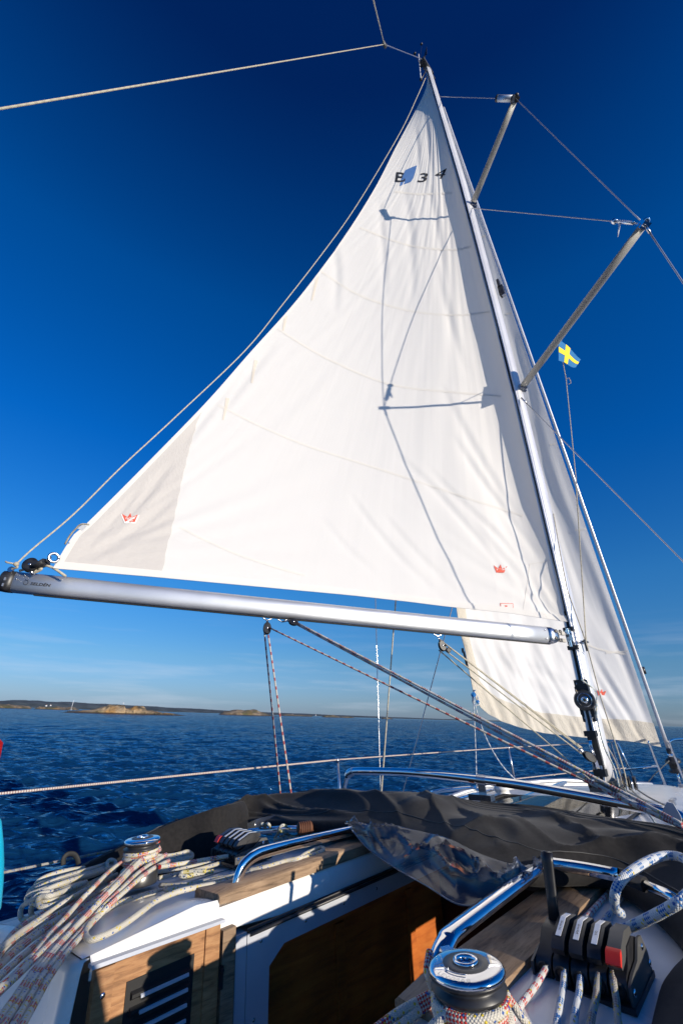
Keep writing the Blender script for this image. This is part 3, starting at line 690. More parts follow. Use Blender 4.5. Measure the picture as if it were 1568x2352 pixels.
# stanchions, pulpit
def stan(top, foot, r=.011):
    b = MB(); b.tube([foot, top], r, 10); b.lathe(Vector(foot)-Vector((0, 0, .02)), (0, 0, 1), [(.03, 0), (.03, .01), (.018, .015), (.016, .07)], 12); b.lathe(top, (0, 0, 1), [(.013, -.02), (.013, .008), (.004, .014)], 10)
    return obj('stanchion', b, MT['steel'], yacht)
t1 = at(775, 1745, x=-1.66); f1 = Vector((-1.63, t1.y, deckz(t1.y)))
stan(t1, f1); t2 = at(1167, 1717, x=-1.22); f2 = at(1181, 1793, x=-1.2); stan(t2, f2)
stan((-1.68, -3.9, .28), (-1.66, -3.9, -.33)); stan((1.68, -1.4, .32), (1.66, -1.4, -.3)); stan((1.2, .9, .38), (1.17, .9, -.15))
b = MB()
pc = [at(1437, 1808, x=-.66), at(1414, 1745, x=-.68), at(1404, 1712, x=-.68), at(1405, 1703, x=-.66), at(1416, 1700, x=-.60), at(1476, 1698, x=-.22), at(1485, 1701, x=-.12), at(1491, 1712, x=-.10), at(1509, 1758, x=-.1), at(1534, 1821, x=-.1)]
b.tube(cr(pc, 6), .0125, 10)
b.tube([at(1413, 1703, x=-.62), at(1418, 1709, x=-.6), at(1467, 1814, x=-.5)], .0125, 10)
b.tube([at(1431, 1768, x=-.58), at(1509, 1759, x=-.1)], .011, 10)
pr = [Vector((-p.x, p.y, p.z)) for p in pc]; b.tube(cr(pr, 6), .0125, 10)
obj('pulpit', b, MT['chrome'], yacht)
b = MB(); b.box(at(1433, 1783, x=-.58), (.035, .035, .06)); obj('bow_lamp', b, MT['grey_plastic'], yacht, bevel=.006)

# ================================================================ MAST
def masty(z): return interp([(0, 0), (1.2, .12), (4.3, .27), (7.8, .22), (9.6, .06), (11.0, -.06)], z)
def mastc(z): return Vector((0, masty(z), z))
mast = thing('mast', 'tall silver aluminium mast with a dark sail slot rising from the coachroof', 'mast', (0, 0, 0))
def sect(z, a=.060, bb=.093, n=28):
    k = 1.0 if z < 8.5 else 1-.28*(z-8.5)/2.5
    c = mastc(z); o = []
    for j in range(n):
        q = 2*math.pi*(j+.5)/n - math.pi/2
        cx, sy = math.cos(q), math.sin(q)
        x = a*k*math.copysign(abs(cx)**.85, cx); y = bb*k*math.copysign(abs(sy)**.85, sy)
        o.append(c+Vector((x, y, 0)))
    return o
zs = [0.02, .3, .6, .9, 1.2, 2, 3, 4, 5, 6, 7, 8, 8.5, 9, 9.5, 10, 10.5, 11.0]
b = MB(); b.loft([sect(z) for z in zs]); obj('mast_tube', b, MT['mastalu'], mast)
b = MB()
for s in (-1, 1):          # lips of the slot, then a black strip standing for the shaded recess between them
    secs = []
    for z in zs:
        k = 1.0 if z < 8.5 else 1-.28*(z-8.5)/2.5
        c = mastc(z)+Vector((s*.019*k, -.094*k, 0)); secs.append([c+Vector((-.007, .01, 0)), c+Vector((.007, .01, 0)), c+Vector((.006, -.012, 0)), c+Vector((-.006, -.012, 0))])
    b.loft(secs, True, True, False)
obj('slot_lip', b, MT['mastalu'], mast)
b = MB(); secs = []
for z in zs:
    k = 1.0 if z < 8.5 else 1-.28*(z-8.5)/2.5
    c = mastc(z)+Vector((0, -.090*k, 0)); secs.append([c+Vector((-.013, .01, 0)), c+Vector((.013, .01, 0)), c+Vector((.013, -.008, 0)), c+Vector((-.013, -.008, 0))])
b.loft(secs, True, True, False); obj('slot_shade_strip', b, MT['rubber'], mast)
b = MB(); b.box((0, 0, .012), (.19, .27, .03)); b.box((0, 0, .045), (.15, .22, .05)); obj('mast_step', b, MT['grey_plastic'], mast, bevel=.006)
# gooseneck bracket
b = MB(); c = mastc(1.18)+Vector((0, -.12, 0))
for dz in (.075, -.085): b.box(c+Vector((0, .01, dz)), (.085, .05, .035))
o = obj('gooseneck_bracket', b, MT['black'], mast, bevel=.006)
b = MB(); b.box(c+Vector((.0, -.01, 0)), (.05, .05, .13)); b.lathe(c+Vector((0, -.035, -.08)), (0, 0, 1), [(.012, 0), (.012, .16)], 10); b.box(c+Vector((0, -.05, 0)), (.03, .04, .05)); obj('toggle', b, MT['chrome'], o, bevel=.005)
b = MB(); 
for i in range(5): b.lathe(mastc(1.11+.035*i)+Vector((.045, -.078, 0)), Vector((.7, -.7, 0)), [(.006, 0), (.005, .004), (.001, .006)], 8)
obj('rivet', b, MT['steel'], mast)
# furling unit: black housing with a polished hub on the aft face
zc = .66; c = mastc(zc)+Vector((0, -.105, 0)); A = nrm((.35, -1, .06))
b = MB(); b.lathe(c, A, [(.075, -.02), (.082, .0), (.082, .035), (.074, .05), (.058, .052)], 30); b.box(c+Vector((0, .02, .12)), (.10, .05, .09)); b.box(c+Vector((0, .02, -.12)), (.10, .05, .09)); b.box(c+Vector((0, .015, .0)), (.11, .045, .22))
fu = obj('furling_unit', b, MT['black'], mast, bevel=.005)
b = MB(); b.lathe(c+A*.045, A, [(.056, 0), (.054, .008), (.040, .003), (.020, .010), (.016, .016)], 30); obj('hub', b, MT['chrome'], fu)
b = MB(); b.lathe(c+A*.058, A, [(.014, 0), (.013, .006), (.004, .007)], 16); obj('hub_socket', b, MT['rubber'], fu)
b = MB()
for dx in (-.03, .03):
    for dz in (.135, -.135): b.lathe(c+Vector((dx, -.005, dz)), (0, -1, 0), [(.007, 0), (.006, .004), (.001, .006)], 8)
obj('bolt', b, MT['steel'], fu)
# vang bracket low on the mast
c = mastc(.27)+Vector((0, -.115, 0))
b = MB(); b.prism([c+Vector((.012, .01, .10)), c+Vector((.012, -.055, .095)), c+Vector((.012, -.075, .06)), c+Vector((.012, -.02, -.11)), c+Vector((.012, .01, -.11))], (-.024, 0, 0)); o = obj('vang_bracket', b, MT['chrome'], mast, bevel=.004)
b = MB(); b.box(c+Vector((0, .005, .14)), (.09, .06, .04)); b.box(c+Vector((0, .005, -.14)), (.09, .06, .05)); b.box(c+Vector((.0, .015, 0)), (.07, .03, .26)); obj('base', b, MT['black'], o, bevel=.005)
# sheaves and blocks at the foot
for i, (dx, dy) in enumerate(((.13, -.02), (.165, -.0), (.2, .02), (-.10, -.08))):
    b = MB(); q = Vector((dx, dy, .055)); b.lathe(q-Vector((.010, 0, 0)), (1, .15, 0), [(.047, 0), (.050, .003), (.038, .008), (.050, .015), (.047, .019)], 22)
    o = obj('foot_block', b, MT['black'], mast)
    b = MB(); b.lathe(q+Vector((.011, 0, 0)), (1, .15, 0), [(.012, 0), (.010, .003), (.001, .004)], 12); obj('pin', b, MT['steel'], o)
# steaming light on the forward side
c = mastc(5.75)+Vector((0.055, .06, 0))
b = MB(); b.box(c+Vector((.045, .03, .13)), (.03, .05, .16)); b.box(c+Vector((.055, .04, 0)), (.065, .07, .16)); lt = obj('deck_light', b, MT['black'], mast, bevel=.012)
b = MB(); b.box(c+Vector((.07, .04, -.085)), (.045, .05, .02)); obj('lens', b, MT['steel'], lt, bevel=.004)
# spreaders
def spreader(z, tip, lab, w=.052):
    c = mastc(z)+Vector((.05, 0, 0)); tip = Vector(tip); d = (tip-c).normalized(); fw = Vector((0, 1, 0)); fw = (fw-d*fw.dot(d)).normalized(); up = d.cross(fw)
    b = MB(); secs = []
    L = (tip-c).length
    for i in range(5):
        k = i/4; p = c+d*L*k; ww = w*(1-.10*k); th = .018*(1-.2*k)
        secs.append([p+fw*ww*math.cos(q)+up*th*math.sin(q) for q in [2*math.pi*j/18 for j in range(18)]])
    b.loft(secs); sp_ = obj('spreader', b, MT['sprpaint'], mast, label=lab)
    b = MB(); b.box(c+d*.01, (.03, .12, .07), (d, fw, up)); b.box(c+d*.035, (.05, .10, .045), (d, fw, up)); obj('root_fitting', b, MT['steel'], sp_, bevel=.004)
    b = MB(); b.box(tip, (.06, .085, .05), (d, fw, up)); b.sphere(tip+d*.03, .028, 2, (1, 1.1, .9)); obj('end_cap', b, MT['chrome'] if w > .05 else MT['black'], sp_, bevel=.006)
    return c, tip
LOW_T = at(1478, 515, z=4.4); UP_T = at(1183, 226, z=7.8)
spreader(4.08, LOW_T, 'long lower spreader reaching to starboard and carrying the small flag')
spreader(7.48, UP_T, 'short upper spreader reaching to starboard with a tube reflector at its tip', .047)
# masthead
b = MB(); c = mastc(11.0); b.box(c+Vector((0, -.05, .02)), (.09, .30, .06)); b.box(c+Vector((0, .12, .0)), (.05, .12, .05)); obj('masthead', b, MT['grey_plastic'], mast, bevel=.01)
b = MB()
for dz in (9.9, 10.35, 9.95): b.box(mastc(dz)+Vector((.02, .075, 0)), (.03, .04, .05))
obj('halyard_exit', b, MT['grey_plastic'], mast, bevel=.005)
# masthead instruments, each its own thing
p = at(966, 183, x=-.08); q = at(961, 125, x=-.08)
t = thing('radio_antenna', 'white whip antenna standing on a short bracket at the masthead', 'antenna', p)
b = MB(); b.tube([p, q], .008, 8); obj('rod', b, MT['label'], t)
b = MB(); b.tube([mastc(10.9)+Vector((0, -.08, 0)), p], .012, 8); b.sphere(p, .026, 2); obj('bracket', b, MT['black'], t)
p = mastc(11.02)
t = thing('wind_vane', 'black wind vane arrow on a thin rod above the masthead', 'wind vane', p)
a0, a1, a2 = at(971, 160, x=-.02), at(976, 128, x=-.02), at(979, 107, x=-.02)
b = MB(); b.tube([p, a0, a1], .006, 6); obj('rod', b, MT['black'], t)
d = (a2-a1); sd = Vector((.03, 0, 0))
b = MB(); b.prism([a1-sd*1.2, a1+sd*1.2, a2+sd*.1, a2-sd*.1], (0, .006, 0)); obj('vane', b, MT['black'], t)
t = thing('cup_anemometer', 'small three cup anemometer with dark cups at the masthead', 'anemometer', p)
cc = at(963, 145, x=-.06)
b = MB()
for px_, py_ in ((968, 105), (953, 127), (968, 156)): b.tube([cc, at(px_, py_, x=-.07)], .003, 5)
b.tube([p, cc], .005, 6); obj('arm', b, MT['black'], t)
for px_, py_ in ((968, 105), (953, 127), (968, 156)):
    b = MB(); b.lathe(at(px_, py_, x=-.07), (.2, -.6, .5), [(.004, 0), (.022, .01), (.026, .035), (.018, .04)], 12); obj('cup', b, MT['black'], t)
# tube radar reflector on the upper spreader end
r0, r1 = at(1176, 227, z=7.77), at(1143, 226, z=7.92)
t = thing('radar_reflector', 'short silver tube reflector fixed at the tip of the upper spreader', 'radar reflector', r0)
b = MB(); b.tube([r0, r1], .038, 20); obj('tube', b, MT['alu'], t)
b = MB(); d = (r1-r0).normalized(); b.tube([r1, r1+d*.02], .041, 20); b.tube([r0-d*.02, r0], .041, 20); obj('end_cap', b, MT['black'], t)

# ================================================================ standing rigging (each wire a thing)
def wire(name, pts, r, label, m='wire', cat='rigging wire', group=None, ends=None, n=8, sub=10):
    b = MB(); pp = []
    for a, c in zip(pts, pts[1:]): pp += lin(a, c, sub)[:-1]
    pp.append(Vector(pts[-1])); b.tube(pp, r, n); o = obj(name, b, MT[m])
    _props(o, label, cat, group)
    if ends:
        for (p, q, rr) in ends:
            e = MB(); e.tube([p, q], rr, 10)
            obj('terminal', e, MT['steel'], o)
    return o
CHS = Vector((1.72, -.95, -.2))
v1b = at(1568, 650, x=1.70); v1e = LOW_T + (v1b-LOW_T)*4.6
wire('shroud', [LOW_T, v1e], .0065, 'starboard cap shroud dropping from the lower spreader tip out of the picture', ends=[(LOW_T, LOW_T+(v1b-LOW_T).normalized()*.12, .011)])
wire('shroud', [UP_T, LOW_T], .005, 'starboard cap shroud between the two spreader tips')
wire('shroud', [at(1010, 222, x=.04), at(1143, 226, z=7.92), UP_T], .005, 'thin level wire from the upper mast to the tube reflector')
dm = at(1082, 478, x=.05)
wire('shroud', [dm, LOW_T], .005, 'diagonal wire from the mast to the lower spreader tip, below the upper spreader')
b = MB(); pA = dm.lerp(LOW_T, .885)
b.tube([pA, dm.lerp(LOW_T, .965)], .014, 10); b.lathe(pA, (LOW_T-dm), [(.012, 0), (.026, .012), (.026, .04), (.012, .05)], 12)
o = obj('turnbuckle', b, MT['chrome'], label='turnbuckle wrapped in white tape near the lower spreader tip', cat='turnbuckle')
b = MB(); tp = []
for i in range(60): tp.append(dm.lerp(LOW_T, .90+.06*i/60)+Vector((.0, math.cos(i*.9), math.sin(i*.9)))*.017)
b.tube(tp, .007, 5, flat=.4); q = dm.lerp(LOW_T, .915); b.tube([q, q+Vector((-.03, 0, -.06)), q+Vector((-.06, .01, -.13))], [.012, .016, .008], 6, flat=.4); obj('tape', b, MT['label'], o)
l0 = at(1196, 914, x=.06); l1 = at(1568, 1290, x=1.0)
wire('shroud', [l0, l0+(l1-l0)*1.85], .0055, 'starboard lower shroud running down and out from below the lower spreader', ends=[(l0, l0+(l1-l0).normalized()*.11, .010)])
# port side, seen below the boom
pa, pb = at(873, 1812, x=-1.62), at(862, 1380, x=-1.62); dn = (pa-pb).normalized()
wire('shroud', [pa+dn*.25, pb-dn*.45], .0055, 'port cap shroud, the left of the two close upright wires under the boom', m='steel')
pa, pb = at(876, 1812, x=-1.6), at(908, 1385, x=-1.28); dn = (pa-pb).normalized()
wire('shroud', [pa+dn*.25, pb-dn*.45], .0065, 'port lower shroud, the right of the two close upright wires under the boom', m='line')
pa, pb = at(930, 1800, x=-1.6), at(1010, 1500, x=-1.); dn = (pa-pb).normalized()
wire('shroud', [pa+dn*.3, pb-dn*.45], .0050, 'slanting forward port shroud beneath the vang block', m='steel')
# backstay with its bridle
sp0 = at(882, 102, x=0); mh = mastc(11.0)+Vector((0, -.2, .03))
bs = thing('backstay', 'backstay from the masthead with a block splitting it into two legs', 'backstay', sp0)
def part_tube(name, pts, r, m, par, sub=10):
    b = MB(); pp = []
    for a, c in zip(pts, pts[1:]): pp += lin(a, c, sub)[:-1]
    pp.append(Vector(pts[-1])); b.tube(pp, r, 8); return obj(name, b, MT[m], par)
part_tube('wire', [mh, sp0], .006, 'wire', bs)
pl = at(0, 250, z=3); part_tube('leg', [sp0, sp0+(pl-sp0)*1.45], .0046, 'line', bs)
ps = at(857, 0, z=5); part_tube('leg', [sp0, sp0+(ps-sp0)*2.2], .005, 'line', bs)
b = MB(); b.lathe(sp0-Vector((.02, 0, 0)), (1, .2, 0), [(.03, 0), (.045, .01), (.045, .03), (.03, .04)], 16); b.tube([sp0, sp0+(mh-sp0).normalized()*.1], .014, 8); obj('block', b, MT['grey_plastic'], bs)
# forestay and furling gear
FT = at(1018, 248, x=0); FB = at(1545, 1752, x=0)
fs = thing('forestay', 'forestay foil with the black furling drum above the bow', 'forestay', FB)
b = MB(); b.tube(lin(FB+(FT-FB)*.015, FT, 40), .015, 12, flat=1.35); obj('foil', b, MT['mastalu'], fs)
D = (FT-FB).normalized()
b = MB(); b.lathe(FB-D*.10, D, [(.03, 0), (.075, .01), (.078, .02), (.05, .035), (.05, .09), (.078, .105), (.080, .125), (.06, .145), (.035, .16), (.03, .2), (.028, .25)], 28); obj('furling_drum', b, MT['black'], fs)
b = MB(); b.lathe(FB+D*.055, D, [(.034, 0), (.034, .05)], 18); b.tube([FB-D*.25, FB-D*.10], .012, 8); obj('drum_collar', b, MT['chrome'], fs)
q = at(1475, 1540, x=0)
b = MB(); b.lathe(q-D*.04, D, [(.03, 0), (.03, .08)], 12); b.box(q-D*.0+Vector((.0, -.04, 0)), (.02, .04, .05)); obj('luff_feeder', b, MT['black'], fs)
b = MB(); b.tube([FB-D*.25, FB-D*.55], .018, 8); b.box(FB-D*.25, (.05, .05, .06)); obj('stem_fitting', b, MT['steel'], fs)

# ================================================================ BOOM
BA = at(20, 1336, d=3.05); BF = Vector((0.0, -.17+masty(1.18)*.4, 1.175))
bd = (BF-BA).normalized(); bx = Vector((bd.y, -bd.x, 0)).normalized(); bz = bx.cross(bd)
if bz.z < 0: bz = -bz
def bsec(p, w=.050, h=.070, n=26):
    o = []
    for j in range(n):
        q = 2*math.pi*(j+.5)/n; c_, s_ = math.cos(q), math.sin(q)
        o.append(p+bx*w*math.copysign(abs(c_)**.62, c_)*(1-.12*max(0, s_))+bz*h*math.copysign(abs(s_)**.75, s_))
    return o
BL = (BF-BA).length
boom = thing('boom', 'grey aluminium boom with black end fitting swung out to port', 'boom', BA)
b = MB(); b.loft([bsec(BA+bd*(.03+(BL-.21)*i/12)) for i in range(13)]); obj('boom_tube', b, MT['alu'], boom, sharp=50)
b = MB(); b.loft([bsec(BA+bd*t_, .050*s_, .070*s_) for t_, s_ in ((-.045, .80), (-.036, .96), (.0, 1.02), (.04, 1.02))], smooth=True); cap = obj('end_cap', b, MT['black'], boom)
b = MB(); 
for k in (-.45, .05): b.box(BA+bx*.050+bd*-.004+bz*.08*k, (.010, .010, .020), (bx, bd, bz))
obj('slot', b, MT['wire'], cap, bevel=.003)
b = MB(); b.loft([bsec(BA+bd*(BL-t_), .051*s_, .071*s_) for t_, s_ in ((.21, 1.0), (.16, 1.02), (.12, .85), (.09, .6))]); cf = obj('forward_casting', b, MT['steel'], boom)
b = MB(); 
for k, l in ((.45, .13), (-.3, .14), (-.5, .10), (.45, .09)): b.lathe(BA+bd*(BL-l)+bx*.045+bz*.08*k, bx, [(.014, 0), (.013, .008), (.007, .008), (.006, .004)], 14)
b.box(BA+bd*(BL-.07)+bz*.03, (.02, .12, .03), (bx, bd, bz)); b.box(BA+bd*(BL-.07)-bz*.03, (.02, .12, .03), (bx, bd, bz)); obj('bolt', b, MT['black'], cf)
b = MB()
for l, k in ((.10, .75), (.06, .2), (BL-.24, .6), (BL-.24, -.7)): b.lathe(BA+bd*l+bx*.0500+bz*.07*k*.8, bx, [(.006, -.002), (.005, .002), (.001, .003)], 10)
obj('rivet', b, MT['steel'], boom)
b = MB(); b.box(BA+bd*(BL*.5)-bz*.072, (.022, BL*.92, .008), (bx, bd, bz)); obj('bottom_track', b, MT['rubber'], boom)
b = MB(); b.box(BA+bd*(BL*.5)+bz*.069, (.012, BL*.92, .006), (bx, bd, bz)); obj('top_track', b, MT['grey_plastic'], boom)
def text_geo(body, size=1.0, bold=True):
    cu = bpy.data.curves.new('txt', 'FONT'); cu.body = body; cu.size = size; cu.resolution_u = 4
    if bold: cu.offset = 0 if body == '4' else (.012 if len(body) == 1 else .018)
    o = bpy.data.objects.new('txt', cu); COL.objects.link(o)
    dg = bpy.context.evaluated_depsgraph_get(); me = bpy.data.meshes.new_from_object(o.evaluated_get(dg))
    bt = bmesh.new(); bt.from_mesh(me); bmesh.ops.remove_doubles(bt, verts=bt.verts[:], dist=1e-4); bmesh.ops.triangulate(bt, faces=bt.faces[:], ngon_method='EAR_CLIP'); bt.to_mesh(me); bt.free()
    V = [v.co.copy() for v in me.vertices]; Fc = [list(p.vertices) for p in me.polygons]
    bpy.data.objects.remove(o); bpy.data.curves.remove(cu); bpy.data.meshes.remove(me)
    return V, Fc
b = MB(); V, Fc = text_geo('SELDÉN', 1.0)
w_ = max(v.x for v in V); sx, sy = .118/w_, .026
vs = [b.bm.verts.new(BA+bd*(.150+(v.x*sx + v.y*.005))+bz*(-.018+v.y*sy)+bx*.0522) for v in V]
for f_ in Fc: b.face([vs[i] for i in f_])
obj('maker_lettering', b, MT['ink'], boom)
b = MB(); oc = BA+bd*.122+bx*.0525+bz*(-.006)
b.tube([oc+bd*.013*math.cos(q)+bz*.016*math.sin(q) for q in [2*math.pi*i/24 for i in range(25)]], .0014, 5); b.tube([oc+bz*.021-bd*.009, oc+bz*.016, oc+bz*.021+bd*.009], .0014, 5); obj('maker_emblem', b, MT['ink'], boom)

# ================================================================ MAINSAIL
leech_px = [(124, 1300, -1.98), (172, 1224, -2.05), (205, 1196, -2.08), (339, 1063, -2.15), (476, 922, -2.10), (574, 811, -1.97), (690, 680, -1.72), (790, 545, -1.35), (861, 432, -1.0), (907, 342, -.70), (951, 260, -.38), (989, 184, -.035)]
leech = cr([at(x, y, x=d) for x, y, d in leech_px], 8)
acc = [0]
for a_, c_ in zip(leech, leech[1:]): acc.append(acc[-1]+(c_-a_).length)
def leech_at(t): return Vector([interp([(l/acc[-1], p[i]) for l, p in zip(acc, leech)], t) for i in range(3)])
TACK_Z = at(1304, 1427, x=-.01).z; HEAD_Z = leech[-1].z
def luff_at(t): z = TACK_Z+(HEAD_Z-TACK_Z)*t; k = 1 if z < 8.5 else 1-.28*(z-8.5)/2.5; return mastc(z)+Vector((-.004, -.10*k, 0))
def camber(t): return interp([(0, .05), (.08, .065), (.25, .085), (.45, .097), (.7, .092), (.9, .06), (1, .03)], t)
def cprof(s): return (4*s*(1-s))*(1+.55*(0.45-s)) if s < 1 else 0
_N = 100
LT = [(luff_at(i/_N), leech_at(i/_N)) for i in range(_N+1)]
def main_raw(s, t):
    i = min(int(t*_N), _N-1); f = t*_N-i
    a = LT[i][0].lerp(LT[i+1][0], f); c = LT[i][1].lerp(LT[i+1][1], f)
    ch = c-a; L = ch.length; n_ = Vector((ch.y, -ch.x, 0)); n_ = n_.normalized() if n_.length > 1e-6 else Vector((-1, 0, 0))
    if n_.x > 0: n_ = -n_
    sa = s*L; bw = interp([(0, .17), (.4, .18), (.75, .13), (1, .06)], t); bag = .62*bw*(sa/bw)*math.exp(1-sa/bw)*min(1, L/1.2)*interp([(0, 1), (.35, 1), (.6, .8), (.8, .5), (1, .1)], t)*min(1, t*7+.12)*min(1, (1-t)*5) if s > 0 else 0
    return a+ch*s + n_*(camber(t)*L*cprof(s)+bag), n_, L
foot_px = [(124, 1306), (160, 1309), (370, 1327), (520, 1341), (800, 1367), (900, 1378), (1045, 1396), (1180, 1410), (1304, 1429)]
def foot_dz(s):
    p, _, _ = main_raw(s, 0); lo, hi = -.6, .6
    for _ in range(24):
        mid = (lo+hi)/2; x, y = proj(p+Vector((0, 0, mid)))
        if y < interp(foot_px, x): hi = mid
        else: lo = mid
    return (lo+hi)/2
FDZ = [(i/30, foot_dz(i/30)) for i in range(31)]
def main_pt(s, t, wr=True):
    p, n_, L = main_raw(s, t)
    p = p+Vector((0, 0, interp(FDZ, s)*(1-t)**6))
    if wr:
        e = min(1, s*8)*min(1, (1-s)*10+.15)
        w = .0
        # soft vertical wrinkles hanging from the luff, stronger aloft
        w += .018*interp([(0, .3), (.4, .6), (.8, 1.0), (1, .5)], t)*noise.noise(Vector((s*26/(.35+L*.3), t*2.2, 4)))*math.exp(-s*1.5)*min(1, L)
        w += .004*noise.noise(Vector((s*60, t*3.5, 9)))*math.exp(-s*2.5)
        # creases fanning from the tack
        r_ = math.hypot(s*.9, t*1.6); th = math.atan2(t*1.6, s*.9+1e-6)
        w += .022*noise.noise(Vector((th*7.5, r_*1.2, 2)))*math.exp(-((r_-.12)/.16)**2)
        w += .010*noise.noise(Vector((th*17, r_*2, 7)))*math.exp(-(r_/.22)**2)
        # creases fanning from the clew
        r2 = math.hypot((1-s)*.9, t*1.6); th2 = math.atan2(t*1.6, (1-s)*.9+1e-6)
        w += .012*noise.noise(Vector((th2*9, r2*.8, 5)))*math.exp(-(r2/.42)**2)*min(1, r2*8)
        # head creases
        r3 = math.hypot(s*.25*L, (1-t)*1.2)
        w += .012*noise.noise(Vector((s*14, t*2, 3)))*math.exp(-((1-t)/.12)**2)*min(1, L*2)
        p = p+n_*w*e
    return p
mainsail = thing('mainsail', 'large white mainsail with a grey clew panel set above the boom', 'sail', luff_at(0))
ns, ntt = 150, 230
G = [[main_pt(j/ns, (i/ntt)) for j in range(ns+1)] for i in range(ntt+1)]
def add_creases(G, lines, Dv):
    A = np.array([[list(p) for p in r] for r in G]); sh = A.shape[:2]; A = A.reshape(-1, 3)
    Bm = np.array([list(r) for r in B]); c_ = (A-np.array(list(CAM))) @ Bm
    X = CX+FOC*c_[:, 0]/-c_[:, 2]; Y = CY-FOC*c_[:, 1]/-c_[:, 2]; w = np.zeros(len(A))
    for pts, amp, wd in lines:
        P_ = [(p.x, p.y) for p in cr([Vector((x, y, 0)) for x, y in pts], 8)]; n_ = len(P_); best = np.full(len(A), 1e9); par = np.zeros(len(A)); sgn = np.zeros(len(A))
        for i in range(n_-1):
            (x0, y0), (x1, y1) = P_[i], P_[i+1]; dx, dy = x1-x0, y1-y0; q = np.clip(((X-x0)*dx+(Y-y0)*dy)/(dx*dx+dy*dy), 0, 1)
            ex, ey = X-x0-q*dx, Y-y0-q*dy; d = np.hypot(ex, ey); m_ = d < best; best[m_] = d[m_]; par[m_] = (i+q[m_])/(n_-1); sgn[m_] = np.sign(dx*ey-dy*ex)[m_]
        env = np.sin(np.pi*np.clip(par, 0, 1))**.7
        w += amp*env*(np.exp(-(best/wd)**2) + .55*sgn*(best/wd)*np.exp(-(best/(wd*1.6))**2))
    A += w[:, None]*np.array(Dv)[None, :]; A = A.reshape(*sh, 3)
    return [[Vector(p) for p in r] for r in A]
CREASES = [([(905, 1040), (985, 1110), (1075, 1210), (1140, 1290), (1175, 1345)], .012, 6), ([(985, 1075), (1060, 1150), (1130, 1215), (1195, 1265)], .010, 5), ([(1040, 1000), (1100, 1090), (1170, 1185), (1245, 1290)], .016, 7),
           ([(1010, 880), (1080, 1010), (1150, 1130), (1225, 1240)], .012, 8), ([(800, 1130), (860, 1210), (930, 1290), (1020, 1375)], .010, 5), ([(740, 1190), (800, 1260), (870, 1320)], .008, 5), ([(880, 1180), (960, 1270), (1060, 1370)], .008, 5),
           ([(1215, 1310), (1240, 1360), (1270, 1400), (1298, 1420)], .022, 8), ([(1235, 1300), (1258, 1345), (1285, 1395), (1300, 1418)], .022, 6), ([(1255, 1290), (1272, 1340), (1296, 1405)], .016, 5), ([(1190, 1330), (1220, 1370), (1280, 1415)], .014, 6),
           ([(1100, 1180), (1160, 1250), (1215, 1300)], .010, 5), ([(760, 540), (775, 620), (770, 720)], .012, 9), ([(870, 450), (880, 560), (885, 680)], .012, 8), ([(930, 420), (945, 540), (950, 700)], .014, 9), ([(985, 420), (1005, 520), (1025, 660)], .014, 8), ([(955, 290), (960, 340), (962, 400)], .010, 5), ([(975, 250), (984, 320), (990, 400)], .012, 5), ([(1000, 600), (1030, 720), (1070, 860)], .012, 9),
           ([(330, 1110), (270, 1190), (190, 1270)], .010, 8), ([(400, 1060), (330, 1150), (240, 1240)], .012, 9), ([(430, 1120), (350, 1190), (260, 1250), (170, 1290)], .012, 9), ([(410, 1180), (320, 1230), (200, 1290)], .010, 8), ([(560, 850), (470, 960), (420, 1030)], .010, 10), ([(640, 780), (560, 880), (500, 960)], .010, 10)]
G = add_creases(G, CREASES, (-.85, .5, 0))
b = MB()
b.grid(G, lambda x, y: (y/ns, x/ntt)); obj('sail_cloth', b, MT['sail'], mainsail, sharp=180)
tri = []; vv = [p for r in G for p in r]
for i in range(ntt):
    for j in range(ns):
        a = i*(ns+1)+j; tri.append((a, a+1, a+ns+2)); tri.append((a, a+ns+2, a+ns+1))
BV = BVHTree.FromPolygons(vv, tri)
def hit(px, py, bv=None, off=.004):
    d = ray(px, py).normalized(); h, n_, i_, ds = (bv or BV).ray_cast(CAM, d)
    if h is None: return None
    if n_.dot(d) > 0: n_ = -n_
    return h+n_*off
def decal(name, poly2d, faces, par, m, bv=None, off=.004, **k):
    b = MB(); vs = []
    for x, y in poly2d:
        h = hit(x, y, bv, off); vs.append(b.bm.verts.new(h) if h else None)
    for f_ in faces:
        if all(vs[i] for i in f_): b.face([vs[i] for i in f_])
    b.bm.verts.ensure_lookup_table()
    return obj(name, b, m, par, **k)
def ribbon(name, px, wid, par, m, bv=None, off=.003, k=10, **kw):
    P = cr([Vector((x, y, 0)) for x, y in px], k); b = MB(); prev = None
    for i, p in enumerate(P):
        t_ = (P[min(i+1, len(P)-1)]-P[max(i-1, 0)]).normalized(); n_ = Vector((-t_.y, t_.x, 0))
        ww = wid if not isinstance(wid, tuple) else wid[0]+(wid[1]-wid[0])*i/(len(P)-1)
        a, c = hit(p.x+n_.x*ww/2, p.y+n_.y*ww/2, bv, off), hit(p.x-n_.x*ww/2, p.y-n_.y*ww/2, bv, off)
        if a is None or c is None: prev = None; continue
        q = (b.bm.verts.new(a), b.bm.verts.new(c))
        if prev: b.face([prev[0], prev[1], q[1], q[0]], True, [(i*.02, 0), (i*.02, 1), (i*.02+.02, 1), (i*.02+.02, 0)])
        prev = q
    return obj(name, b, m, par, **kw)
def cloth(s, t):
    x, y = max(0, min(ns-1e-6, s*ns)), max(0, min(ntt-1e-6, t*ntt)); j, i = int(x), int(y); a, c = x-j, y-i
    return G[i][j].lerp(G[i][j+1], a).lerp(G[i+1][j].lerp(G[i+1][j+1], a), c)
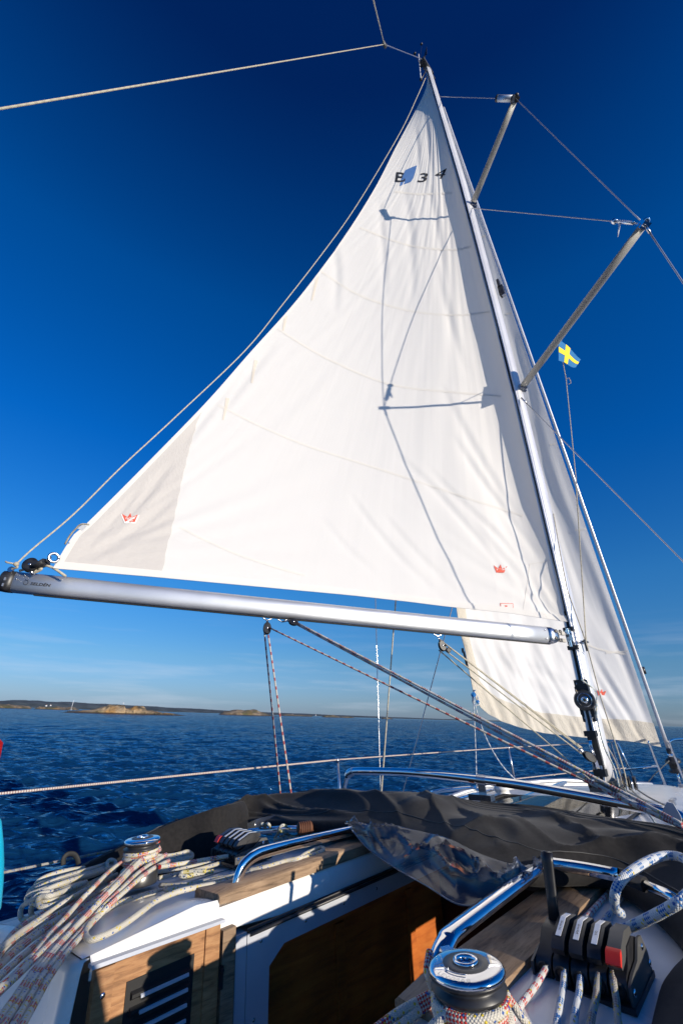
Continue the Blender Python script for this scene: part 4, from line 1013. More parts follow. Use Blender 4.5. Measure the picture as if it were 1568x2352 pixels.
# grey clew patch (found on the cloth between its boundary and the leech)
def inv(px, py):
    h, n_, k, d_ = BV.ray_cast(CAM, ray(px, py).normalized())
    i, j = divmod(k//2, ns); p0 = G[i][j]; e1 = G[i][j+1]-p0; e2 = G[i+1][j]-p0
    return (j+min(1, max(0, (h-p0).dot(e1)/e1.length_squared)))/ns, (i+min(1, max(0, (h-p0).dot(e2)/e2.length_squared)))/ntt
bl = [inv(x, y) for x, y in ((371, 1322), (380, 1280), (390, 1235), (400, 1185), (411, 1130), (425, 1065), (440, 1010), (455, 965), (470, 934))]
bl[0] = (bl[0][0], 0.0)
b = MB(); P = []
tm_ = bl[-1][1]
for i in range(91):
    t = tm_*i/90; s0 = interp([(q[1], q[0]) for q in bl], t)+.0008*math.sin(i*.9)
    P.append([cloth(min(1, s0+(1-s0)*j/60), t)+Vector((.006, -.004, 0)) for j in range(61)])
b.grid(P, lambda x, y: (y/60, x/90)); obj('clew_patch', b, MT['patch'], mainsail)
# seams, hems
for i, px in enumerate(([(905, 440), (960, 446), (1038, 443)], [(826, 523), (900, 552), (960, 568), (1040, 574), (1082, 566)], [(735, 622), (800, 665), (860, 692), (950, 716), (1050, 724), (1125, 716)],
                        [(638, 755), (700, 795), (760, 828), (850, 868), (930, 890), (1030, 900), (1150, 910)], [(500, 930), (600, 980), (700, 1022), (800, 1055), (900, 1087), (1000, 1120), (1090, 1150), (1200, 1185)], [(412, 1210), (470, 1240), (550, 1275), (640, 1305), (700, 1322)])):
    ribbon('seam', px, (4.5, 4.5), mainsail, MT['seam'], off=.0025)
b = MB()
P = [[cloth(j/150, q)+Vector((.0075, -.005, 0)) for q in (0.0, .003, .006)] for j in range(151)]
b.grid(P, lambda x, y: (x*.1, y)); obj('foot_hem', b, MT['hem'], mainsail)
b = MB(); P = [[cloth(1-q, j/230)+Vector((.0075, -.005, 0)) for q in (0, .005, .010)] for j in range(231)]
b.grid(P, lambda x, y: (x*.1, y)); obj('leech_hem', b, MT['hem'], mainsail)
for px in ([(738, 590), (728, 640), (716, 690)], [(662, 700), (655, 735), (650, 760)], [(588, 828), (583, 850), (578, 880)], [(523, 915), (518, 940), (512, 965)]):
    ribbon('salt_stain', px, (9, 4), mainsail, MT['stain'], off=.004)
# tack reinforcement
bl2 = [(1215, 1300), (1208, 1350), (1200, 1400)]
ribbon('tack_patch_edge', [(1216, 1296), (1209, 1350), (1200, 1405)], 2, mainsail, MT['seam'], off=.0025)
ribbon('tack_patch_edge', [(1216, 1296), (1250, 1290), (1285, 1280)], 2, mainsail, MT['seam'], off=.0025)
# class mark B 34 with its blue flag
dm_ = [(957, 380), (953, 396), (949, 409), (943, 418), (930, 423), (917, 428), (920, 415), (925, 401), (931, 391), (944, 385)]
decal('class_emblem', dm_, [list(range(len(dm_)))], mainsail, MT['blueprint'], off=.0035)
def text_decal(body, org, ex, ey, par, m, bv=None, off=.005, bold=True, sub=True):
    V, Fc = text_geo(body, 1.0, bold); pts = [(org[0]+ex[0]*v.x+ey[0]*v.y, org[1]+ex[1]*v.x+ey[1]*v.y) for v in V]
    return decal('class_mark' if m is MT['ink'] else 'lettering', pts, Fc, par, m, bv, off)
text_decal('B', (903, 417), (47, 4), (5.5, -31), mainsail, MT['ink'])
text_decal('3', (955, 419), (52, -2.5), (10, -29), mainsail, MT['ink'])
text_decal('4', (994, 411), (50, -1), (17, -33), mainsail, MT['ink'])
CROWN = [(0, 1), (.16, 0), (.42, .45), (.5, 0), (.5, 0), (.62, .45), (1, .12), (.80, 1), (.28, 1)]
def crown(c, w, h, par, bv=None, edge=True, off=.0045, txt=True):
    S = [(0, .12), (.20, 1.0), (.78, 1.0), (1.0, .22), (.62, .52), (.52, 0), (.34, .50)]
    if edge:
        E_ = [(c[0]+w*(x-.5)*1.16, c[1]+h*(y-.5)*1.18+1) for x, y in S]; decal('crown_outline', E_, [list(range(7))], par, MT['whiteprint'], bv, off-.001)
    P_ = [(c[0]+w*(x-.5), c[1]+h*(y-.5)) for x, y in S]; o = decal('crown_mark', P_, [list(range(7))], par, MT['crown'], bv, off)
    if txt:
        for tx, yy, ww in (('ELVSTRØM', .22, .56), ('SAILS', .42, .30)):
            V, Fc = text_geo(tx, 1.0, True); L = max(v.x for v in V); k_ = w*ww/L
            pts = [(c[0]-w*ww/2+v.x*k_, c[1]+h*yy-v.y*k_*1.3) for v in V]; decal('lettering', pts, Fc, par, MT['whiteprint'], bv, off+.0015)
crown((299, 1190), 37, 21, mainsail, off=.011)
crown((1148, 1306), 31, 19, mainsail, edge=False)
lb = [(1149, 1387), (1176, 1387), (1177, 1402), (1150, 1401)]
decal('maker_label', [(1147.5, 1385.5), (1177, 1386), (1178.5, 1403.5), (1148.5, 1402.5)], [[0, 1, 2, 3]], mainsail, MT['crown'], off=.0035)
decal('maker_label', lb, [[0, 1, 2, 3]], mainsail, MT['hem'], off=.0045); crown((1161, 1392), 8, 5, mainsail, edge=False, off=.006, txt=False)
# clew ring, outhaul gear
cp = at(124, 1281, d=3.05)
rg = thing('outhaul_tackle', 'pair of black outhaul blocks between the clew ring and the boom end', 'tackle', at(90, 1300, d=3.05))
b = MB(); pr_ = [cp+Vector((0, math.cos(q)*.030, math.sin(q)*.030)) for q in [2*math.pi*i/24 for i in range(25)]]; b.tube(pr_, .009, 8); obj('clew_ring', b, MT['steel'], rg)
def block(p, ax, r, par=None, m='black', w=.022):
    b = MB(); ax = Vector(ax).normalized(); b.lathe(p-ax*w/2, ax, [(r*.55, 0), (r, .003), (r*.98, w*.35), (r*.72, w*.5), (r*.98, w*.65), (r, w-.003), (r*.55, w)], 22)
    o = obj('sheave', b, MT[m], par) if par else None
    c = MB(); c.lathe(p+ax*w/2, ax, [(r*.22, 0), (r*.18, .003), (.001, .004)], 12); obj('pin', c, MT['steel'], o); return o
NX = Vector((.75, -.62, .15))
q1 = at(71, 1298, d=3.05); q2 = at(96, 1298, d=3.05)
block(q1, NX, .050, rg, w=.03); b = MB(); b.tube([at(78, 1304, d=3.05), at(106, 1291, d=3.05)], [.034, .042], 10, flat=.6); obj('block_body', b, MT['black'], rg)
b = MB(); b.tube([at(106, 1291, d=3.05), cp-Vector((0, .02, 0))], .010, 6); b.tube([q1+Vector((0, .0, -.03)), q1+Vector((0.005, .03, -.065))], .013, 8); obj('shackle', b, MT['steel'], rg)
b = MB(); b.tube(cr([at(46, 1311, d=3.05), at(72, 1304, d=3.05), at(96, 1306, d=3.05), at(80, 1315, d=3.05), at(92, 1299, d=3.05), at(120, 1303, d=3.05), at(152, 1324, d=3.05)], 6), .009, 8); obj('outhaul_line', b, MT['line'], rg)
b = MB(); pp = [at(205, 1205, d=3.05), at(188, 1204, d=3.05), at(176, 1213, d=3.05), at(160, 1232, d=3.05), at(150, 1250, d=3.05)]
b.tube(cr(pp, 5), .006, 6); obj('leech_line', b, MT['line'], mainsail)
b = MB(); b.prism([at(178, 1214, d=3.05), at(190, 1205, d=3.05), at(200, 1209, d=3.05), at(190, 1219, d=3.05)], (.004, 0, 0)); obj('leech_tag', b, MT['label'], mainsail)
# topping lift: a slack line outside the leech
tl = [(983, 164, -.02), (960, 217, -.16), (923, 296, -.46), (861, 403, -.86), (800, 500, -1.20), (728, 598, -1.50), (650, 698, -1.75), (564, 804, -1.95), (403, 958, -2.12), (282, 1070, -2.18), (172, 1179, -2.18), (74, 1262, -2.16), (38, 1296, -2.15)]
P = cr([at(x, y, x=d) for x, y, d in tl], 8)
b = MB(); b.tube(P, .0058, 10); o = obj('topping_lift', b, MT['line'], label='slack cream topping lift curving from the masthead to the boom end', cat='rope')
b = MB(); e = P[-1]; b.tube(cr([e, e+Vector((0, .01, -.02)), at(30, 1306, d=3.05), at(26, 1312, d=3.05)], 4), .007, 8); b.sphere(e, .017, 2); b.tube([e, e+Vector((-.01, -.05, .005)), at(14, 1290, d=3.05)], .006, 6); obj('knot', b, MT['line'], o)
b = MB(); b.lathe(at(26, 1308, d=3.05), (.6, -.5, .1), [(.02, -.006), (.02, .006)], 12); obj('eye', b, MT['steel'], boom)

# ================================================================ HEADSAIL
CL = at(1086, 1592, x=-1.30); HT = FT+(FB-FT)*.035+Vector((-.01, -.02, 0)); TK = at(1516, 1716, x=-.05)
gleech_px = None
def g_luff(t): return (TK.lerp(HT, t)) + Vector((0, .025, 0))*min(1, t*12)
lc = [CL, at(1066, 1490, x=-1.30), at(1048, 1405, x=-1.28)]
dirL = (HT-lc[2]); lc += [lc[2]+dirL*.25+Vector((-.22, 0, 0)), lc[2]+dirL*.5+Vector((-.22, 0, 0)), lc[2]+dirL*.75+Vector((-.13, 0, 0)), HT+Vector((-.01, -.03, 0))]
lc = cr(lc, 8); ac = [0]
for a_, c_ in zip(lc, lc[1:]): ac.append(ac[-1]+(c_-a_).length)
def g_leech(t): return Vector([interp([(l/ac[-1], p[i]) for l, p in zip(ac, lc)], t) for i in range(3)])
GL = [(g_luff(i/_N), g_leech(i/_N)) for i in range(_N+1)]
def gen_raw(s, t):
    i = min(int(t*_N), _N-1); f = t*_N-i
    a = GL[i][0].lerp(GL[i+1][0], f); c = GL[i][1].lerp(GL[i+1][1], f); ch = c-a; L = ch.length
    n_ = Vector((ch.y, -ch.x, 0)).normalized()
    if n_.x > 0: n_ = -n_
    return a+ch*s+n_*(interp([(0, .05), (.1, .09), (.4, .13), (.9, .12), (1, .04)], t)*L*(4*s*(1-s))*(1+.6*(.5-s))), n_, L
gf = [(1086, 1592), (1100, 1622), (1120, 1640), (1150, 1656), (1200, 1673), (1250, 1684), (1340, 1694), (1420, 1700), (1470, 1706), (1516, 1716)]
def gfoot(s):
    p, _, _ = gen_raw(s, 0); lo, hi = -.8, .8
    for _ in range(24):
        mid = (lo+hi)/2; x, y = proj(p+Vector((0, 0, mid)))
        if y < interp(gf, x): hi = mid
        else: lo = mid
    return (lo+hi)/2
GDZ = [(i/40, gfoot(i/40)) for i in range(41)]
def gen_pt(s, t):
    p, n_, L = gen_raw(s, t); p = p+Vector((0, 0, interp(GDZ, s)*(1-t)**9))
    w = .030*noise.noise(Vector((s*9+t*5, t*2.2, 1)))*min(1, s*6)+.05*noise.noise(Vector((s*3+t*1.5, t*1.3, 21)))*min(1, s*4)
    w += .034*noise.noise(Vector((s*24-t*30, t*7, 5)))*math.exp(-(t/.09)**2)*min(1, s*6)
    w += .018*noise.noise(Vector((s*9+t*26, s*2, 8)))*math.exp(-(t/.3)**2)*min(1, s*5)
    return p+n_*w*min(1, (1-s)*8+.1)
GCR = [([(1215, 900), (1260, 1100), (1320, 1300), (1400, 1480)], .03, 12), ([(1250, 1050), (1330, 1280), (1420, 1500)], .025, 9), ([(1290, 1150), (1370, 1350), (1450, 1560), (1500, 1690)], .025, 8), ([(1360, 1500), (1420, 1600), (1480, 1690)], .02, 7), ([(1340, 1560), (1400, 1640), (1450, 1700)], .02, 6), ([(1300, 1640), (1310, 1665), (1318, 1690)], .015, 4), ([(1250, 1628), (1262, 1655), (1268, 1680)], .015, 4), ([(1190, 1615), (1203, 1640), (1212, 1668)], .015, 4), ([(1400, 1650), (1420, 1675), (1432, 1700)], .018, 4), ([(1445, 1655), (1462, 1680), (1478, 1706)], .018, 4), ([(1120, 1480), (1200, 1560), (1300, 1620)], .018, 9), ([(1140, 1500), (1240, 1540), (1340, 1600)], .015, 8), ([(1180, 760), (1210, 860), (1235, 960)], .02, 9)]
genoa = thing('headsail', 'white headsail with a cream foot band set on the forestay ahead of the mast', 'sail', TK)
gn, gt = 110, 170
GG = [[gen_pt(j/gn, i/gt) for j in range(gn+1)] for i in range(gt+1)]
GG = add_creases(GG, GCR, (-.7, .6, 0))
def gcloth(s, t):
    x, y = max(0, min(gn-1e-6, s*gn)), max(0, min(gt-1e-6, t*gt)); j, i = int(x), int(y); a, c = x-j, y-i
    return GG[i][j].lerp(GG[i][j+1], a).lerp(GG[i+1][j].lerp(GG[i+1][j+1], a), c)
b = MB(); b.grid(GG, lambda x, y: (y/gn, x/gt)); obj('sail_cloth', b, MT['genoa'], genoa, sharp=180)
b = MB(); P = [[gcloth(j/110, interp([(0, .026), (.3, .021), (.6, .020), (.85, .022), (1, .035)], j/110)*i/10)+Vector((.007, -.003, 0)) for j in range(111)] for i in range(11)]
b.grid(P, lambda x, y: (y/30, x/10)); obj('foot_band', b, MT['band'], genoa)
b = MB(); P = [[gcloth(1-.055*i/8, j/150)+Vector((.008, -.003, 0)) for i in range(9)] for j in range(151)]
b.grid(P, lambda x, y: (x/30, y/8)); obj('leech_band', b, MT['band'], genoa)
vv = [p for r in GG for p in r]; tri = []
for i in range(gt):
    for j in range(gn):
        a = i*(gn+1)+j; tri.append((a, a+1, a+gn+2)); tri.append((a, a+gn+2, a+gn+1))
GBV = BVHTree.FromPolygons(vv, tri)
for px in ([(1098, 548), (1130, 535)], [(1160, 722), (1188, 716), (1215, 705)], [(1215, 862), (1250, 858), (1290, 842)], [(1262, 1022), (1300, 1015)], [(1320, 1218), (1370, 1212), (1420, 1205)], [(1310, 1460), (1370, 1490), (1450, 1505)], [(1390, 1500), (1450, 1495)]):
    ribbon('seam', px, 4, genoa, MT['seam'], bv=GBV, off=.004, k=6)
crown((1380, 1590), 22, 14, genoa, bv=GBV, edge=False, off=.006, txt=False)
b = MB(); b.tube([at(1064, 1496, x=-1.33), at(1072, 1530, x=-1.33)], .012, 8); b.box(at(1062, 1494, x=-1.33), (.02, .02, .05)); obj('batten_end', b, MT['grey_plastic'], genoa)

# ================================================================ SPRAYHOOD (folded down) AND ITS WINDOW
hood = thing('sprayhood', 'folded black canvas sprayhood lying across the coachroof', 'sprayhood', (0, -2.2, .05))
crest = [at(178, 1999, x=-1.34), at(350, 1912, x=-1.34), at(430, 1879, x=-1.30), at(520, 1850, x=-1.24), at(600, 1834, y=-2.18), at(700, 1822, y=-2.05), at(880, 1819, y=-1.95), at(1000, 1826, y=-1.90), at(1100, 1843, y=-1.86),
         at(1230, 1853, y=-1.84), at(1400, 1880, y=-1.88), at(1568, 1906, y=-1.98), Vector((1.22, -2.25, .13)), Vector((1.36, -2.8, .10)), Vector((1.40, -3.5, .06))]
near = [at(205, 2003, z=-.06), at(350, 1950, z=-.03), at(420, 1930, z=.0), at(500, 1905, z=.03), at(600, 1886, z=.09), at(700, 1884, z=.13), at(830, 1886, z=.16), at(930, 1905, z=.165), at(1010, 1925, z=.17),
        at(1090, 1962, z=.15), at(1210, 1990, z=.13), at(1400, 2000, z=.10), Vector((.95, -2.68, .05)), Vector((.95, -2.95, .035)), Vector((.99, -3.5, .0))]
C1, C2 = cr(crest, 16), cr(near, 16)
nc = len(C1); P = []
for i in range(nc):
    a, c = C1[i], C2[i]; d = c-a; row = []
    u = i/16
    back = Vector((a.x, a.y, 0))+Vector((-d.x, -d.y, 0)).normalized()*.10; back.z = min(a.z-.05, roofz(min(abs(back.x), roofw(back.y)), back.y) if abs(back.x) < roofw(back.y) else a.z-.16)
    out_ = Vector((d.y, -d.x, 0)).normalized()
    for j in range(49):
        v = j/48
        if v < .14: k = v/.14; p = back.lerp(a, math.sin(k*math.pi/2)) + Vector((0, 0, .02*math.sin(k*math.pi)))
        elif v < .86:
            k = (v-.14)/.72; p = a+d*k + Vector((0, 0, .035*math.sin(math.pi*k)))
            F = 0
            F += .060*(noise.noise(Vector((u*.42-k*.9, k*1.3+u*.15, 3)))) 
            def ridge(x_, w_): x_ = abs(x_); return math.exp(-(x_/w_)**1.3)
            F += .034*ridge(noise.noise(Vector((u*.50+k*.9, k*1.5-u*.25, 8))), .10)
            F += .020*ridge(noise.noise(Vector((u*.8-k*1.6, k*1.2, 12))), .07)
            F += .0012*noise.noise(Vector((u*9, k*11, 1)))
            p = p+Vector((0, 0, (F-.012)*math.sin(math.pi*k)**.7 * (1 if 3 < u < 12 else .35)))
        else:
            k = (v-.86)/.14; th = k*math.pi*1.1; p = c + d.normalized()*.028*math.sin(th) + Vector((0, 0, -.028*(1-math.cos(th))))
        row.append(p)
    P.append(row)
b = MB(); b.grid(P); obj('canvas_cover', b, MT['canvas'], hood, sharp=180)
for jj in (9, 11, 36):
    b = MB(); b.tube([P[i][jj]+Vector((0, -.0005, .0012)) for i in range(2, nc-2)], .0016, 5); obj('stitching', b, MT['grey_plastic'], hood)
# second, flatter flap behind the crest
b = MB(); P = []
for i in range(61):
    k = i/60; px = 1090+k*480; q = at(px, 1843+k*58-4*math.sin(math.pi*k)+1.2*math.sin(i*.7), y=-1.78-.1*k)
    P.append([q, q+Vector((0, -.05, -.003)), q+Vector((0, -.14, -.03)), q+Vector((0, -.2, -.06))])
b.grid(P); obj('canvas_flap', b, MT['canvas'], hood, solid=.004)
b = MB(); P = []           # pocket seam band along the port leg
for i in range(41):
    k = i/40; q = at(300+k*290, interp([(0, 1963), (.3, 1932), (.62, 1900), (.8, 1878), (1, 1862)], k), z=.02+.08*k); P.append([q, q+Vector((.012, -.018, .012)), q+Vector((.02, -.03, -.012))])
b.grid(P); obj('binding', b, MT['rubber'], hood)
b = MB(); a_ = at(*Z5(660, 455), z=-.0); c_ = at(*Z5(785, 425), z=-.0); b.prism([a_, c_, c_-Vector((.0, .03, .045)), a_-Vector((0, .03, .045))], (.004, -.004, 0)); obj('webbing_patch', b, MT['velcro'], hood)
b = MB(); q = [at(*Z5(x, y), z=.02) for x, y in ((818, 388), (893, 365), (893, 427), (812, 455))]; b.prism(q, (.002, -.003, .002)); tg_ = obj('white_tag', b, MT['label'], hood)
b = MB(); V, Fc = text_geo('D/S', 1.0, False); L = max(v.x for v in V); e1, e2 = q[1]-q[0], q[0]-q[3]
vs = [b.bm.verts.new(q[3]+e1*(.2+.6*v.x/L)+e2*(.25+.5*v.y)+Vector((.003, -.004, .003))) for v in V]
for f_ in Fc: b.face([vs[i] for i in f_])
obj('tag_print', b, MT['ink'], tg_)
# strap loop at the port end
b = MB(); b.tube(cr([at(146, 1987, x=-1.36), at(147, 1972, x=-1.36), at(156, 1962, x=-1.36), at(170, 1962, x=-1.35), at(178, 1972, x=-1.34), at(181, 1985, x=-1.34)], 6), .011, 8, flat=.35); obj('strap_loop', b, MT['rubber'], hood)
# hood tubes
b = MB(); b.tube(cr([at(560, 1912, z=.07), at(640, 1905, z=.09), at(690, 1903, z=.10), at(770, 1892, z=.12), at(830, 1887, z=.13), at(880, 1892, z=.13)], 5), .016, 12); obj('hood_bow', b, MT['chrome'], hood)
b = MB(); b.tube(cr([at(1195, 1990, z=.12), at(1235, 1978, z=.125), at(1268, 1984, z=.13), at(1340, 1995, z=.13), at(1420, 2010, z=.125)], 5), .019, 14); obj('hood_bow', b, MT['chrome'], hood)
b = MB(); b.tube([at(1418, 2009.5, z=.125), at(1432, 2014, z=.12), at(1480, 2032, z=.115)], .021, 14); obj('tube_sleeve', b, MT['black'], hood)
b = MB(); b.tube([at(1484, 2034, z=.115), at(1530, 2053, z=.11), at(1590, 2090, z=.10)], .014, 12); obj('hood_bow', b, MT['chrome'], hood)
b = MB(); q = at(700, 1902, z=.11); ax = (at(730, 1897, z=.11)-at(670, 1906, z=.11)).normalized(); pp = []
sdv = ax.cross(Vector((0, 0, 1))).normalized(); upv = sdv.cross(ax)
for i in range(90): th = i*.42; pp.append(q+ax*(-.034+.068*i/89)+(sdv*math.cos(th)+upv*math.sin(th))*.027)
b.tube(pp, .0055, 6); b.lathe(q-ax*.04, ax, [(.018, 0), (.026, .004), (.026, .076), (.018, .08)], 20); obj('leather_wrap', b, MT['leather'], hood)
# clear window draping over the companionway
def drape(name, top, bot, nv, m, par, amp=.02, seed=0, k=8, sagz=.02, fr=1.0):
    A, C = cr(top, k), cr(bot, k); P = []
    for i in range(len(A)):
        row = []
        for j in range(nv+1):
            v = j/nv; p = A[i].lerp(C[i], v); u = i/k
            e = math.sin(math.pi*v)
            F = amp*math.exp(-abs(noise.noise(Vector((u*.38*fr+v*.8*fr, v*.9*fr-u*.3*fr, seed))))*9)*1.2 + amp*.5*math.exp(-abs(noise.noise(Vector((u*.6*fr-v*1.2*fr, v*1.1*fr, seed+5))))*10)
            row.append(p+Vector((0, -F*.3*e, F*e-sagz*e)))
        P.append(row)
    b = MB(); b.grid(P); return obj(name, b, m, par, sharp=180)
drape('clear_window', [at(792, 1893, y=-2.60), at(880, 1892, y=-2.62), at(960, 1908, y=-2.64), at(1030, 1926, y=-2.66), at(1100, 1960, y=-2.68), at(1180, 1985, y=-2.66), at(1230, 1984, y=-2.64), at(1265, 1984, y=-2.62)],
      [at(806, 1903, y=-2.62), at(842, 1946, y=-2.70), at(905, 1992, y=-2.78), at(980, 2035, y=-2.84), at(1052, 2077, y=-2.88), at(1120, 2074, y=-2.86), at(1180, 2045, y=-2.78), at(1245, 2005, y=-2.70)], 26, MT['vinyl'], hood, amp=.045, seed=4, sagz=.0, fr=1.35)
b = MB(); b.tube(cr([at(806, 1903, y=-2.62), at(842, 1946, y=-2.70), at(905, 1992, y=-2.78), at(980, 2035, y=-2.84), at(1052, 2077, y=-2.88), at(1120, 2074, y=-2.86)], 8), .0030, 6); obj('window_edge', b, MT['vinyl'], hood)
drape('clear_window', [at(570, 1890, z=.10), at(600, 1878, z=.11), at(640, 1872, z=.12), at(665, 1876, z=.12)], [at(565, 1905, z=.06), at(610, 1900, z=.07), at(650, 1897, z=.08), at(690, 1896, z=.08)], 10, MT['vinyl'], hood, amp=.02, seed=9)

# ================================================================ BAR ACROSS THE COACHROOF
g0 = [at(790, 1812, y=-1.72), at(797, 1785, y=-1.72), at(803, 1774, y=-1.72), at(822, 1771, y=-1.72)]
bar_px = [(860, 1771.5), (930, 1773.5), (1010, 1780), (1105, 1791), (1200, 1804), (1330, 1827), (1440, 1848), (1520, 1864), (1560, 1876)]
bar = thing('mainsheet_arch', 'polished arched steel bar spanning the coachroof ahead of the sprayhood', 'deck bar', (-.1, -1.7, 0))
b = MB(); pts = cr(g0[1:]+[at(x, y, y=-1.72) for x, y in bar_px]+[Vector((1.02, -1.72, .0))], 6); b.tube(pts, .024, 16); obj('bar', b, MT['chrome'], bar)
b = MB(); b.tube([g0[0]+Vector((-.01, 0, -.12)), g0[0], g0[1], g0[2]+Vector((.0, 0, 0))], .020, 12, flat=.45); b.tube([Vector((1.0, -1.72, .03)), Vector((1.10, -1.72, -.15))], .02, 12); obj('bar_leg', b, MT['chrome'], bar)
b = MB(); b.tube([at(800, 1778, y=-1.72), at(812, 1771, y=-1.72)], .027, 16); b.tube([at(1096, 1790, y=-1.72), at(1116, 1793, y=-1.72)], .027, 16)
b.box(at(1107, 1815, y=-1.72), (.045, .008, .09)); b.box(at(1105, 1831, y=-1.74), (.14, .05, .03)); obj('bracket', b, MT['steel'], bar, bevel=.002)
# second low rail just forward of it (fore and aft on the port side)
b = MB(); b.tube(cr([at(990, 1820, z=.03), at(1030, 1814, z=.05), at(1085, 1809, z=.055), at(1095, 1813, z=.05), at(1103, 1822, z=.02)], 6), .014, 12); obj('handrail', b, MT['chrome'], bar)
o = None
b = MB(); q = at(1545, 1868, y=-1.78); b.prism([at(1519, 1863, y=-1.80), at(1530, 1842, y=-1.80), at(1545, 1846, y=-1.80), at(1562, 1875, y=-1.80), at(1566, 1895, y=-1.80), at(1545, 1880, y=-1.8)], (0, .006, 0)); obj('end_plate', b, MT['gray_panel'], bar)

# ================================================================ WINCHES
def winch(c, lab, grp, top_m='chrome', h=.17, text=None, tilt=(0, 0, 1)):
    t = thing('winch', lab, 'winch', c, grp); c = Vector(c); ax = Vector(tilt).normalized()
    b = MB(); b.lathe(c, ax, [(.078, 0), (.080, .006), (.076, .05), (.070, .056), (.062, .062), (.056, .085), (.058, .11), (.068, .122)], 40); obj('drum', b, MT['winch_drum'], t)
    b = MB(); b.lathe(c+ax*.120, ax, [(.066, 0), (.072, .004), (.075, .010), (.060, .014), (.060, .022), (.074, .026), (.075, .032)], 40); obj('rope_jaws', b, MT['black'], t)
    b = MB(); b.lathe(c+ax*.151, ax, [(.070, -.002), (.0745, 0), (.0760, .004), (.0745, .008), (.070, .0115), (.064, .0130), (.046, .0145)], 48); hd = obj('head', b, MT[top_m], t)
    b = MB(); b.lathe(c+ax*.1645, ax, [(.047, -.002), (.046, .0015), (.026, .002), (.024, 0)], 40); obj('grip_ring', b, MT['grey_plastic'], hd)
    b = MB(); b.lathe(c+ax*.1655, ax, [(.025, -.001), (.0255, .004), (.023, .0065), (.018, .006), (.0165, .001), (.016, -.012), (.0001, -.013)], 32); obj('socket', b, MT['chrome'], hd)
    b = MB()
    for k in range(8): q = 2*math.pi*k/8; X = Vector((math.cos(q), math.sin(q), 0)); b.box(c+ax*.1615+X*.0150, (.0045, .0035, .010), (X, X.cross(ax), ax))
    obj('socket_teeth', b, MT['black'], hd)
    b = MB(); ang = math.radians(150)
    for q0 in (ang-.16, ang+.16): pass
    X = Vector((math.cos(ang), math.sin(ang), 0)); Y = ax.cross(X)
    b.hexa([c+ax*.150+X*.06-Y*.022, c+ax*.150+X*.097-Y*.012, c+ax*.150+X*.097+Y*.012, c+ax*.150+X*.06+Y*.022, c+ax*.160+X*.055-Y*.020, c+ax*.161+X*.093-Y*.010, c+ax*.161+X*.093+Y*.010, c+ax*.160+X*.055+Y*.020]); obj('feeder_arm', b, MT[top_m], t, bevel=.004)
    if text:
        V, Fc = text_geo(text, 1.0, False); L = max(v.x for v in V); b = MB()
        a_mid = math.radians(-82); span = math.radians(62); vs = []
        for v in V:
            a = a_mid-span/2+span*v.x/L; r_ = .0700-v.y*.0120; zz = .1668-.0024*((r_-.050)/.012)
            vs.append(b.bm.verts.new(c+Vector((math.cos(a), math.sin(a), 0))*r_+ax*zz))
        for f_ in Fc: b.face([vs[i] for i in f_])
        obj('embossed_lettering', b, MT['steel'], hd)
        b = MB(); A0 = math.radians(-150); pts = [c+Vector((math.cos(a), math.sin(a), 0))*.053+ax*.1672 for a in [a_mid-.5+.9*i/12 for i in range(13)]]; b.tube(pts, .0011, 5); b.tube([pts[0], pts[0]+(pts[1]-pts[0])*1.2+Vector((.002, .006, 0))], .0011, 5); obj('engraved_arrow', b, MT['steel'], hd)
    return t
WP, WS = Vector((-.957, -3.33, .02)), Vector((.722, -3.432, .003))
winch(WP, 'port winch wrapped in red flecked rope against the sea', 'coachroof winches')
winch(WS, 'starboard winch close to the camera with a shiny engraved top', 'coachroof winches', text='LEWMAR')

